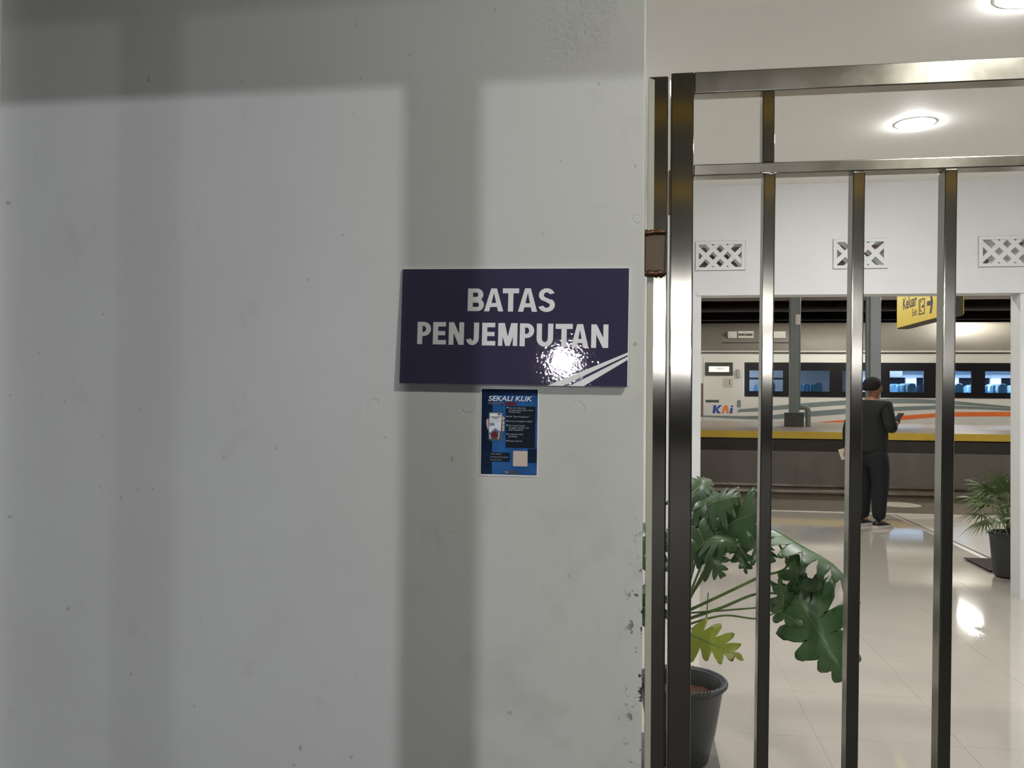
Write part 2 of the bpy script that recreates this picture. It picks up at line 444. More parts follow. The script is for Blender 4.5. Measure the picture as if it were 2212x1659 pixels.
VENTS = [(0.422, 0.806), (1.457, 1.859), (2.500, 2.902)]
VZ0, VZ1 = 2.472, 2.705
holes = [(OX0, OX1, 0, OZ)] + [(a, b, VZ0, VZ1) for a, b in VENTS]
struct('wall_far', holed_wall(-1.7, 4.7, 0, CEIL + 0.08, holes, BY0, BY1), 'jamb_white', 'white far wall of the lobby with a wide opening to the platform')
tr = MB().box((OX0 - 0.03, BY0 - 0.012, OZ), (OX1 + 0.03, BY0, OZ + 0.022))
struct('trim_1', tr, 'jamb_white', 'thin white lip along the head of the opening', 'trim')

# lobby floor: bed plus single tiles
fl = struct('floor', MB().box((-1.6, WY + 0.06, -0.1), (4.6, FLOOR_END, -0.0015)), 'grout', 'glossy beige tiled floor of the lobby', 'floor')
TS = 0.6
tx0, ty0 = 0.775 - 4 * TS, 4.52 - 5 * TS
tile_src = None
for j in range(18):
    for i in range(11):
        xa, ya = tx0 + i * TS, ty0 + j * TS
        xb, yb = xa + TS, ya + TS
        if xa < -1.6 or xb > 4.62 or ya < WY or yb > FLOOR_END + 0.35: continue
        if ya > BY1 and xa > 3.1: continue
        yb = min(yb, FLOOR_END)
        if yb - ya < TS - 1e-6:
            obj('tile', MB().box((xa + 0.0007, ya + 0.0007, -0.012), (xb - 0.0007, yb, 0)), 'tile', fl)
            continue
        if tile_src is None:
            t = tile_src = obj('tile', MB().box((0.0007, 0.0007, -0.012), (TS - 0.0007, TS - 0.0007, 0)), 'tile', fl)
        else:
            t = child_copy(tile_src, fl)
        t.location = (xa, ya, 0)
RX0 = 3.245
rp = struct('floor_strip', MB().box((RX0, BY1, -0.1), (9.0, FLOOR_END, 0.004)), 'grout', 'strip of floor beside the palm pot, its brighter light put into pale tiles', 'floor')
k = 0
for j in range(8):
    for i in range(6):
        ya = BY1 + 0.01 + j * 0.6; yb = min(ya + 0.6, FLOOR_END)
        if yb - ya < 0.1: continue
        obj('tile', MB().box((RX0 + i * 0.6 + 0.001, ya + 0.001, 0), (RX0 + (i + 1) * 0.6 - 0.001, yb - 0.001, 0.008)), 'lit_floor_tile', rp)  # brighter light on this floor is put into the paler tile colour
struct('floor_left', MB().box((-6, BY1, -0.1), (-1.6, FLOOR_END, 0)), 'tile', 'tiled platform floor left of the opening', 'floor')
struct('kerb_strip', MB().box((-6, FLOOR_END, -0.2), (10, FLOOR_END + 0.14, 0.0)), 'kerb', 'pale kerb along the edge of the near platform', 'kerb')

# station beyond
struct('track_bed', MB().box((-14, FLOOR_END + 0.14, -0.35), (30, 46, -0.15)), 'track_bed', 'brown track bed between the two platforms', 'ground')
PY = 16.4; PZ = 0.862
pl = struct('platform', MB().box((-14, PY + 0.06, -0.15), (30, 23.2, PZ)), 'platform_top', 'raised island platform in front of the train', 'platform')
obj('face', MB().box((-14, PY + 0.01, -0.15), (30, PY + 0.06, PZ - 0.36)), 'platform_face', pl)
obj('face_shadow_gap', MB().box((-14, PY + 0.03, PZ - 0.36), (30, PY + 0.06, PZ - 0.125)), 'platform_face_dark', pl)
obj('edge_band', MB().box((-14, PY, PZ - 0.125), (30, PY + 0.06, PZ + 0.003)), 'platform_yellow', pl)
SHED = 4.7
rf = struct('shed_roof', MB().box((-14, BY1, SHED), (30, 46, SHED + 0.1)), 'shed_roof', 'dark roof of the train shed', 'roof')
for yy in (9.5, 13, 16.5, 20, 23.5, 27, 30.5, 34, 38, 42):
    obj('beam', MB().box((-14, yy - 0.1, SHED - 0.26), (30, yy + 0.1, SHED)), 'shed_beam', rf)
for xx in (-2.0, 2.2, 6.4, 10.6, 14.8):
    obj('rafter', MB().box((xx - 0.06, BY1, SHED - 0.12), (xx + 0.06, 46, SHED)), 'shed_beam', rf)
struct('shed_wall', MB().box((-14, 45.9, -0.2), (30, 46, SHED)), 'shed_wall', 'dark far side of the train shed')

# porch in front of the gate (behind the photographer)
KY = -1.6
struct('porch_soffit', MB().box((-6, KY - 0.2, 3.42), (7, WY + 0.18, 3.5)), 'soffit', 'pale soffit of the porch over the gate', 'ceiling')
pf = thing('porch_frame', 'grey steel porch frame standing behind the photographer', 'frame', (0, KY, 0))
SH_A = -0.437                       # where the post's shadow falls on the wall
L1 = Vector((-1.2, -10.0, 2.94)); L2y = -20.0
k1 = (WY - KY) / (KY - L1.y); ZF = (2.175 + k1 * L1.z) / (1 + k1); k2 = (WY - KY) / (KY - L2y)
xa = (SH_A + k1 * L1.x) / (1 + k1)
L2 = Vector((xa + (xa + 1.14) / k2, L2y, ZF + (ZF - 2.357) / k2))
obj('fascia', MB().box((-6, -0.08, ZF), (7, 0.08, 3.42)), 'portal_grey', pf)
for z0, z1 in ((3.16, 3.28), (2.70, 2.79)):
    obj('band', MB().box((-6, 0.08, z0), (7, 0.084, z1)), 'portal_yellow', pf)
for xx in (xa, xa + 4.2, xa - 4.6):
    obj('post', MB().box((xx - 0.06, -0.05, 0), (xx + 0.06, 0.05, ZF)), 'portal_grey', pf)
# ================================================================ LAMPS
def downlight(x, y, z, label, glowmat='glow_downlight', r=0.098, group=None, dome=0.026):
    t = thing('downlight', label, 'lamp', (x, y, z), 0, group)
    obj('rim', MB().lathe([(r - .002, -0.001), (r + 0.004, -0.003), (r + 0.018, -0.003), (r + 0.022, 0.0)], 40), 'lamp_rim', t, True)
    obj('lens', MB().lathe([(0.0001, -dome), (r * 0.5, -dome * .87), (r * 0.8, -dome * .6), (r * .95, -dome * .3), (r, -0.004)], 40), glowmat, t, True)
    return t
downlight(1.622, 5.41, CEIL, 'round glowing downlight in the lobby ceiling seen between the gate bars')
downlight(1.55, 3.75, CEIL, 'round downlight in the lobby ceiling just above the frame')
downlight(3.6, 4.6, CEIL, 'round downlight in the lobby ceiling right of the gate')
downlight(-0.3, 4.6, CEIL, 'round downlight in the lobby ceiling behind the sign wall')
downlight(1.32, 0.2, 3.42, 'round downlight in the porch soffit in front of the gate', 'glow_porch', 0.07)

def pole_lamp(name, p, r, g, label):
    t = thing(name, label, 'lamp', (p.x, p.y, 0))
    obj('pole', MB().tube([(0, -0.25, 0), (0, -0.25, p.z + 0.1)], 0.05, 12), 'lamp_metal', t, True)
    obj('arm', MB().tube([(0, -0.25, p.z + 0.1), (0, 0, p.z + 0.1)], 0.025, 10), 'lamp_metal', t, True)
    obj('shade', MB().lathe([(0.03, r + 0.08), (r * 1.6 + 0.02, r + 0.02), (r * 1.7 + 0.03, r * 0.4)], 24, (0, 0, p.z)), 'lamp_metal', t, True)
    obj('bulb', MB().lathe([(max(0.0005, r * math.sin(math.pi * i / 12)), -r * math.cos(math.pi * i / 12)) for i in range(13)], 20, (0, 0, p.z)), g, t, True)
pole_lamp('forecourt_lamp', L1, 0.05, 'glow_bulb', 'small bulb lamp on a pole in the forecourt behind the camera')
pole_lamp('flood_lamp', L2, 0.13, 'glow_flood', 'tall flood lamp far across the forecourt behind the camera')

def tube_lamp(p, length, axis, label, g='glow_tube', hang=0.0, group=None, shade=True, r=0.02):
    t = thing('tube_lamp', label, 'lamp', p, 0 if axis == 'x' else math.pi / 2, group)
    obj('tube', MB().tube([(-length / 2, 0, 0), (length / 2, 0, 0)], r, 12), g, t, True)
    if shade:
        obj('shade', MB().prism([(-0.09, 0.0), (-0.02, 0.06), (0.02, 0.06), (0.09, 0.0), (0.085, 0.0), (0.02, 0.053), (-0.02, 0.053), (-0.085, 0.0)], -length / 2 - 0.03, length / 2 + 0.03), 'lamp_metal', t).rotation_euler = (0, 0, math.pi / 2)
    if hang:
        for s in (-1, 1):
            obj('hanger', MB().tube([(s * length * 0.35, 0, 0.04), (s * length * 0.35, 0, hang)], 0.008, 6), 'lamp_metal', t)
    return t
LZ = 4.36
lp_ = on_z(2095, 1338, -LZ)          # its mirror image lies in the glossy floor
lq_ = on_z(1843, 1372, -LZ)  # unseen tube lamp added to brighten the coach
for xx, yy, ax, where in ((lp_.x, lp_.y, 'y', 'mirrored in the lobby floor'), (lq_.x, lq_.y, 'y', 'between the two station columns, added to brighten the train'), (-0.6, 20.4, 'x', 'at the far left of the island platform'), (12.0, 20.6, 'x', 'at the far right of the island platform'),
                      (0.9, 9.4, 'x', 'over the near platform left of the exit sign, added to light it'), (5.2, 12.4, 'x', 'over the near platform edge beyond the person'), (9.0, 12.4, 'x', 'over the near platform edge right of the palm')):  # the tube left of the exit sign is added to light its face
    tube_lamp((xx, yy, LZ), 1.5 if ax == 'y' else 1.2, ax, 'shaded fluorescent tube under the shed roof ' + where, 'glow_shed', SHED - LZ, 'shaded tube lamps under the shed roof')

# ================================================================ INDIGO SIGN
TL_, TR_, BR_, BL_ = (on_y(*p, 1.838) for p in ((868, 580), (1362, 577), (1356, 837), (863, 828)))
sc_ = (TL_ + TR_ + BR_ + BL_) / 4
SW, SH = 0.5015, 0.2555
sign = thing('wall_sign', 'indigo BATAS PENJEMPUTAN sign board with two white corner stripes', 'sign', (sc_.x, 1.842, sc_.z))
sign.rotation_euler = (math.radians(-2.2), math.radians(0.55), 0)
obj('board', MB().prism([(-SW / 2, -SH / 2), (SW / 2 - .004, -SH / 2), (SW / 2, -SH / 2 + .004), (SW / 2, SH / 2 - .004), (SW / 2 - .004, SH / 2), (-SW / 2, SH / 2)], -0.002, 0.003), 'sign_white_edge', sign)
obj('face_film', MB().box((-SW / 2 + .0005, -0.0026, -SH / 2 + .0005), (SW / 2 - .002, -0.002, SH / 2 - .001)), 'sign_indigo', sign)
def arc(cx, cz, rx, rz, a0, a1, tx, tz, n=14):
    """elliptic ring sector as quads in x,z"""
    out = []
    for i in range(n):
        a, b = (math.radians(a0 + (a1 - a0) * q / n) for q in (i, i + 1))
        out.append([(cx + rx * math.cos(a), cz + rz * math.sin(a)), (cx + rx * math.cos(b), cz + rz * math.sin(b)),
                    (cx + (rx - tx) * math.cos(b), cz + (rz - tz) * math.sin(b)), (cx + (rx - tx) * math.cos(a), cz + (rz - tz) * math.sin(a))])
    return out
def R(x0, z0, x1, z1): return [(x0, z0), (x1, z0), (x1, z1), (x0, z1)]
def glyph(ch, w, h, v, t):
    """heavy grotesque capitals; v = stem width, t = bar thickness"""
    if ch == 'T': return [R(0, h - t * 1.1, w, h), R(w / 2 - v / 2, 0, w / 2 + v / 2, h - t * 1.1)]
    if ch == 'E': return [R(0, 0, v, h), R(v, 0, w, t), R(v, h - t, w * .97, h), R(v, h / 2 - t * .45, w * .93, h / 2 + t * .5)]
    if ch == 'N': return [R(0, 0, v * .95, h), R(w - v * .95, 0, w, h), [(0, h), (v * 1.0, h), (w, 0), (w - v * 1.0, 0)]]
    if ch == 'M': return [R(0, 0, v * .85, h), R(w - v * .85, 0, w, h), [(0, h), (v * 1.25, h), (w / 2 + v * .42, 0), (w / 2 - v * .42, 0)], [(w, h), (w - v * 1.25, h), (w / 2 - v * .42, 0), (w / 2 + v * .42, 0)]]
    if ch == 'A': return [[(0, 0), (v * 1.02, 0), (w / 2 + v * .1, h * .9), (w / 2 + v * .1, h), (w / 2 - v * .56, h)], [(w, 0), (w - v * 1.02, 0), (w / 2 - v * .1, h * .9), (w / 2 - v * .1, h), (w / 2 + v * .56, h)], R(w * .22, h * .19, w * .78, h * .19 + t * .9)]
    if ch in 'PB':
        out = [R(0, 0, v, h)]
        def bowl(z0, z1, ww):
            rz = (z1 - z0) / 2; cx = ww - rz * 1.05
            return [R(v, z0, cx, z0 + t * .93), R(v, z1 - t * .93, cx, z1)] + arc(cx, z0 + rz, rz * 1.05, rz, -90, 90, v * .98, t * .93)
        if ch == 'P': return out + bowl(h * .36, h, w)
        return out + bowl(0, h * .555, w) + bowl(h * .445, h, w * .95)
    if ch == 'U':
        rx = w / 2; rz = h * .36
        return [R(0, rz, v, h), R(w - v, rz, w, h)] + arc(rx, rz, rx, rz, 180, 360, v, t)
    if ch == 'J':
        rx = w / 2; rz = h * .33
        return [R(w - v, rz, w, h)] + arc(rx, rz, rx, rz, 195, 360, v, t)
    if ch == 'S':
        r1 = h * .285; r2 = h * .295; cx = w / 2
        o = arc(cx, h - r1, w * .47, r1, 15, 235, v * .95, t * .92) + arc(cx, r2, w * .5, r2, 195, 415, v * .98, t * .92)
        o.append([(w * .12, h * .56), (w * .30, h * .66), (w * .88, h * .45), (w * .70, h * .33)])
        o.append([(cx - w * .05, h * .43), (cx + w * .42, h * .36), (cx + w * .3, h * .5), (cx + w * .05, h * .585)])
        o.append([(cx + w * .05, h * .585), (cx - w * .38, h * .62), (cx - w * .3, h * .5), (cx - w * .05, h * .43)])
        return o
U = SW / 1640.0
def sgn(x, z, x0=85): return ((x - x0) * U - SW / 2, SH / 2 - (z - 65) * U * (SH / (858 * U)))
def word(letters, top0, top1, b0, b1, xs0, xs1):
    mb = MB()
    for ch, a, b in letters:
        q = ((a + b) / 2 - xs0) / (xs1 - xs0)
        zt = top0 + (top1 - top0) * q; zb = b0 + (b1 - b0) * q
        h = (zb - zt) * U; w = (b - a) * U
        x, z = sgn(a, zb)
        for k_, p in enumerate(glyph(ch, w, h, 37 * U, 32 * U)):
            mb.prism([(x + px, z + pz) for px, pz in p], -0.0030 - 0.00002 * (k_ % 24), -0.0026)
    return mb
obj('lettering', word([('B', 575, 693), ('A', 695, 834), ('T', 828, 945), ('A', 940, 1077), ('S', 1084, 1203)], 219, 217, 381, 387, 575, 1203), 'sign_vinyl_white', sign)
obj('lettering', word([('P', 210, 310), ('E', 326, 422), ('N', 442, 553), ('J', 568, 662), ('E', 685, 782), ('M', 802, 940), ('P', 957, 1060), ('U', 1078, 1195), ('T', 1212, 1332), ('A', 1324, 1444), ('N', 1463, 1582)], 467, 480, 628, 645, 210, 1582), 'sign_vinyl_white', sign)
for poly in ([(1722, 674), (1722, 692), (1268, 922), (1160, 922)], [(1722, 703), (1722, 726), (1415, 922), (1318, 922)]):
    obj('stripe', MB().prism([sgn(x, z) for x, z in poly], -0.0031, -0.0026), 'sign_vinyl_white', sign)

# ================================================================ POSTER
PW, PH = 0.1235, 0.1865
pc = (on_y(1040, 840, WY) + on_y(1161, 1027, WY)) / 2
pos = thing('poster', 'small glossy blue SEKALI KLIK poster taped under the indigo sign', 'poster', (pc.x, WY - 0.0012, pc.z))
pos.rotation_euler = (0, math.radians(0.3), 0)
obj('paper', MB().box((-PW / 2 - .0022, -0.0002, -PH / 2 - .0034), (PW / 2 + .0022, 0.001, PH / 2 + .0012)), 'poster_paper', pos)
PX0, PX1, PYT, PYB = 158, 1120, 68, 1545
def pp(x, y): return ((x - PX0) / (PX1 - PX0) * PW - PW / 2, PH / 2 - (y - PYT) / (PYB - PYT) * PH)
def flat(name, poly, m, layer): return obj(name, MB().prism([pp(*p) for p in poly], -0.0003 - 0.00018 * layer, -0.0002), m, pos)
def rect(a, b, c, d): return [(a, b), (c, b), (c, d), (a, d)]
def rrect(a, b, c, d, r, n=5):
    o = []
    for cx, cy, s in ((c - r, b + r, -90), (c - r, d - r, 0), (a + r, d - r, 90), (a + r, b + r, 180)):
        o += [(cx + r * math.cos(math.radians(s + 90 * i / n)), cy + r * math.sin(math.radians(s + 90 * i / n))) for i in range(n + 1)]
    return o
flat('print', rect(158, 68, 1120, 1545), 'poster_blue', 1)
flat('print_shade', rect(158, 68, 350, 1545), 'poster_navy', 1.4)
flat('print_shade', rect(350, 68, 1120, 175), 'poster_navy', 1.4)
flat('print_shade', rect(960, 1090, 1120, 1330), 'poster_navy', 1.4)
flat('text_panel', rect(578, 360, 1085, 1080), 'poster_dark', 2)
flat('address_panel', rect(298, 1165, 655, 1325), 'poster_dark', 2)
flat('caption_bar', rrect(565, 1478, 815, 1525, 22), 'poster_ink', 2)
flat('red_bar', rect(565, 292, 760, 345), 'poster_red', 2)
flat('code_panel', rrect(712, 1130, 960, 1395, 14), 'poster_beige', 2)
# hand holding a phone
flat('hand', [(240, 610), (262, 585), (290, 590), (292, 790), (268, 770), (245, 690)], 'poster_skin', 2)
for y0 in (545, 620, 690, 752): flat('finger', rrect(500, y0, 556, y0 + (62 if y0 < 740 else 42), 20), 'poster_skin', 2)
flat('phone_body', rrect(282, 468, 518, 962, 28), 'poster_ink', 3)
flat('phone_screen', [(302, 486), (508, 492), (494, 800), (398, 745), (290, 835)], 'poster_white', 4)
flat('phone_badge', rect(302, 655, 386, 706), 'poster_steel', 5)
flat('phone_bar', rrect(436, 496, 492, 522, 10), 'poster_ink', 5)
flat('phone_line', rect(318, 545, 490, 560), 'poster_ink', 5); flat('phone_line', rect(352, 571, 448, 583), 'poster_ink', 5)
flat('phone_line', rect(318, 605, 480, 612), 'poster_grey', 5); flat('phone_line', rect(318, 628, 480, 635), 'poster_grey', 5)
flat('phone_chevron', [(296, 830), (398, 738), (484, 800), (478, 830), (398, 775), (298, 860)], 'poster_steel', 5)
for i, (x0, x1) in enumerate(((300, 330), (440, 470))):
    flat('hexagon_edge', [(x0, 815), (x0 + 12, 815), (x0 + 12, 900), (x0 + 30, 925), (x0 + 20, 935), (x0, 905)] if i == 0 else [(x1, 815), (x1 - 12, 815), (x1 - 12, 900), (x1 - 34, 930), (x1 - 24, 938), (x1, 905)], 'poster_white', 5)
flat('phone_photo', [(335, 825), (390, 795), (438, 825), (438, 885), (390, 925), (335, 885)], 'poster_red', 4.5)
def ptext(body, x, y, hgt, m='poster_text', fat=0.0, sx=1.0, shear=0.0, width=None):
    u, v = pp(x, y); size = hgt / (PYB - PYT) * PH
    o = text_mesh(body, size, m, pos, (u, -0.0016, v), fat=fat, sx=sx, shear=shear, ext=0.0001)
    if width:
        xs = [p.co.x for p in o.data.vertices]; k_ = (width / (PX1 - PX0) * PW) / (max(xs) - min(xs))
        for p in o.data.vertices: p.co.x *= k_
    return o
ptext('SEKALI KLIK', 268, 272, 122, 'poster_white', fat=0.0002, shear=0.2, width=755)
ptext('PROPAM', 272, 336, 62, 'poster_ink', fat=0.0002, width=270)
for i, (y, bul, s) in enumerate(((402, 1, 'Scan barcode yang'), (440, 0, 'terdapat pada aduan resmi'), (476, 0, 'Propam Polri'), (553, 1, 'Klik "Buat Pengaduan"'), (631, 1, 'Isi form pengajuan aduan'),
        (706, 1, 'Kronologi lengkap'), (744, 0, '(tanggal, tempat, dan'), (781, 0, 'jenis kejadian)'), (857, 1, 'Lampirkan bukti'), (895, 0, 'pendukung'), (972, 1, 'Simpan Laporan'))):
    ptext(s, 628, y, 40, width=min(415, len(s) * 16.6))
    if bul: flat('bullet', rrect(594, y - 24, 614, y - 4, 9), 'poster_white', 3)
for y, s, w in ((1200, 'Lapor melalui', 180), (1252, 'propam.polri.go.id', 300), (1300, 'atau scan barcode', 190)):
    ptext(s, 325, y, 34, width=w)
ptext('POLRI', 575, 1512, 34, 'poster_white', width=60)

# ================================================================ GATE POST AND GATE
post = thing('gate_post', 'slim stainless post with rusty weld collars fixed to the wall edge', 'post', (0.014, GY, 0))
obj('post_tube', MB().box((0.0, 0.0, 0), (0.043, 0.045, 2.178)), 'steel', post, bevel=0.003, seg=3)
obj('reflection_strip', MB().prism([(0.0005, 0.02), (0.0135, 0.02), (0.0135, 2.17), (0.0005, 2.176)], -0.0012, 0.0), 'edge_reflection', post)  # pale reflection of the wall edge, put in as a coloured strip
hz0, hz1 = 1.747, 1.835
hb = MB().prism([(-0.008, hz0), (0.039, hz0), (0.039, hz1), (-0.008, hz1)], -0.009, 0.0)
obj('hinge_plate', hb, 'hinge_steel', post, bevel=0.006, seg=3)
random.seed(3)
for zz in (hz0, hz1):
    pts = [(-0.009 + 0.047 * i / 12, -0.008 - 0.004 * math.sin(math.pi * i / 12) + random.uniform(-.0015, .0015), zz + random.uniform(-.002, .002)) for i in range(13)]
    obj('weld_bead', MB().tube(pts, [0.0055 + random.uniform(-.001, .0018) for _ in pts], 8), 'weld', post, True)
obj('weld_bead', MB().tube([(-0.0085, -0.006, hz0 + 0.09 * i / 6 - 0.001) for i in range(7)], [0.005, .0062, .005, .0064, .005, .006, .005], 8), 'weld', post, True)
obj('pin', MB().tube([(0.0395, 0.01, hz0 - 0.01), (0.0395, 0.01, hz1 + 0.012)], 0.003, 10), 'weld', post, True)

G0 = 0.0625
gate = thing('steel_gate', 'polished stainless steel gate of square tubes with vertical bars', 'gate', (G0, GY, 0))
GW = 1.36
GT = 2.184; D = 0.043
obj('stile', MB().box((0, 0, 0.06), (0.049, D, GT)), 'steel', gate, bevel=0.003, seg=3)
obj('stile', MB().box((GW, 0, 0.06), (GW + 0.049, D, GT)), 'steel', gate, bevel=0.003, seg=3)
obj('top_rail', MB().box((0.049, 0.0002, GT - 0.0475), (GW, D - 0.0002, GT - 0.0002)), 'steel_rail', gate, bevel=0.003, seg=3)
obj('middle_rail', MB().box((0.049, 0.0004, 1.9585), (GW, D - 0.0004, 1.983)), 'steel_rail', gate, bevel=0.0025, seg=3)
obj('bottom_rail', MB().box((0.049, 0.0004, 0.06), (GW, D - 0.0004, 0.108)), 'steel_rail', gate, bevel=0.0025, seg=3)
for i in range(6):
    x = 0.268 - G0 + i * 0.1825
    if x > GW - .1: break
    b = obj('bar', MB().box((-0.0125, 0.0003, -1.8505), (0.0125, D - 0.0003, 0)), 'steel', gate, bevel=0.0025, seg=3)
    b.location = (x + 0.003 - 0.0006 * i, 0, 1.9585); b.rotation_euler = (0, 0.008 + 0.0012 * min(i, 2), 0)
    if i in (0, 4):
        obj('short_bar', MB().box((x - 0.0128, 0.0003, 1.983), (x + 0.0128, D - 0.0003, GT - 0.0475)), 'steel', gate, bevel=0.0025, seg=3)
random.seed(5)
for x0 in (0.268 - G0,):
    obj('weld_bead', MB().tube([(x0 - 0.018 + 0.036 * i / 8, -0.0005 + random.uniform(-.001, .001), 1.9585 + random.uniform(-.002, .002)) for i in range(9)], [0.0022 + random.uniform(0, .0014) for _ in range(9)], 6), 'handle_chrome', gate, True)
obj('latch_tab', MB().box((-0.0035, 0.012, 1.88), (0.0005, 0.03, 1.975)), 'weld', gate, bevel=0.001)

# ================================================================ BREEZE BLOCK VENTS
def vent(x0, x1, label):
    w = x1 - x0; h = VZ1 - VZ0; cz = (VZ0 + VZ1) / 2
    t = thing('vent_block', label, 'vent', ((x0 + x1) / 2, BY0, cz), 0, 'lattice vent blocks above the opening')
    iw, ih = w * 0.425, h * 0.385
    fr = holed_wall(-w / 2 + .003, w / 2 - .003, -h / 2 + .003, h / 2 - .003, [(-iw, iw, -ih, ih)], -0.012, 0.13)
    obj('frame', fr, 'plaster_white', t, bevel=0.003)
    u = ih / 1.62; hw = 0.42 * u
    for sgn_ in (1, -1):
        for c in (-2, 0, 2):
            c_ = c * u; e = 3.5 * u
            # strip between x + s z = c - hw .. c + hw
            poly = [(c_ - hw - sgn_ * (-e), -e), (c_ + hw - sgn_ * (-e), -e), (c_ + hw - sgn_ * e, e), (c_ - hw - sgn_ * e, e)]
            poly = clip_rect(poly, -iw - .001, iw + .001, -ih - .001, ih + .001)
            yo = 0.0 if sgn_ == 1 else 0.0006
            obj('lattice_bar', MB().prism(poly, -0.006 + yo, 0.11 + yo), 'plaster_white', t)
vent(*VENTS[0], 'lattice vent block beside the thick gate stile above the opening')
vent(*VENTS[1], 'lattice vent block crossed by the second gate bar')
vent(*VENTS[2], 'lattice vent block at the right edge above the palm')

# ================================================================ PHILODENDRON
POT = Vector((0.169, 3.49, 0.04))
slab = tag(obj('plant_stand', MB().box((-0.25, 3.2, 0.0), (0.32, 3.745, 0.04)), 'slab_grey', bevel=0.004), 'low grey stone slab under the black plant pot behind the gate', 'plinth')
plant = thing('potted_philodendron', 'split leaf philodendron in a black pot behind the gate stile', 'plant', POT)
pr = [(0.0, 0.0), (0.1, 0.0), (0.108, 0.01), (0.135, 0.12), (0.152, 0.22), (0.162, 0.285), (0.171, 0.292), (0.171, 0.312), (0.163, 0.318), (0.156, 0.312), (0.14, 0.24), (0.0, 0.24)]
obj('pot', MB().lathe(pr[:-1], 48), 'pot_black', plant, True)
n_ = 240
rope = []
for s_ in range(2):
    rope_pts = []
    for i in range(n_ + 1):
        a = 2 * math.pi * i / n_; ph = a * 34 + s_ * math.pi
        rr = 0.171 + 0.0055 * math.cos(ph)
        rope_pts.append((rr * math.cos(a), rr * math.sin(a), 0.311 + 0.0055 * math.sin(ph)))
    obj('rope_rim', MB().tube(rope_pts, 0.0075, 6, caps=False), 'pot_black', plant, True)
soil = MB(); ng = 14
vs = [(0, 0, 0.262)]; fs = []
random.seed(11)
for r_i in range(1, 6):
    for j in range(24):
        a = 2 * math.pi * j / 24; r_ = 0.149 * r_i / 5
        vs.append((r_ * math.cos(a), r_ * math.sin(a), 0.255 + random.uniform(-.006, .008)))
for j in range(24): fs.append((0, 1 + j, 1 + (j + 1) % 24))
for r_i in range(4):
    for j in range(24): fs.append((1 + r_i * 24 + j, 1 + (r_i + 1) * 24 + j, 1 + (r_i + 1) * 24 + (j + 1) % 24, 1 + r_i * 24 + (j + 1) % 24))
soil.add(vs, fs); obj('soil', soil, 'soil', plant)
obj('stem', MB().tube([(0, 0, 0.25), (-0.012, 0.0, 0.33), (0.0, -0.01, 0.42), (0.005, -0.01, 0.53), (0.0, 0.0, 0.66)], [0.03, 0.028, 0.027, 0.025, 0.012], 12), 'stem_brown', plant, True)

def smooth_path(pts, n=14):
    pts = [Vector(p) for p in pts]; P = [pts[0] * 2 - pts[1]] + pts + [pts[-1] * 2 - pts[-2]]
    out = []
    for i in range(1, len(P) - 2):
        for k_ in range(n):
            t = k_ / n
            a, b, c, d = P[i - 1], P[i], P[i + 1], P[i + 2]
            out.append(0.5 * ((2 * b) + (c - a) * t + (2 * a - 5 * b + 4 * c - d) * t * t + (3 * b - a - 3 * c + d) * t ** 3))
    out.append(pts[-1]); return out

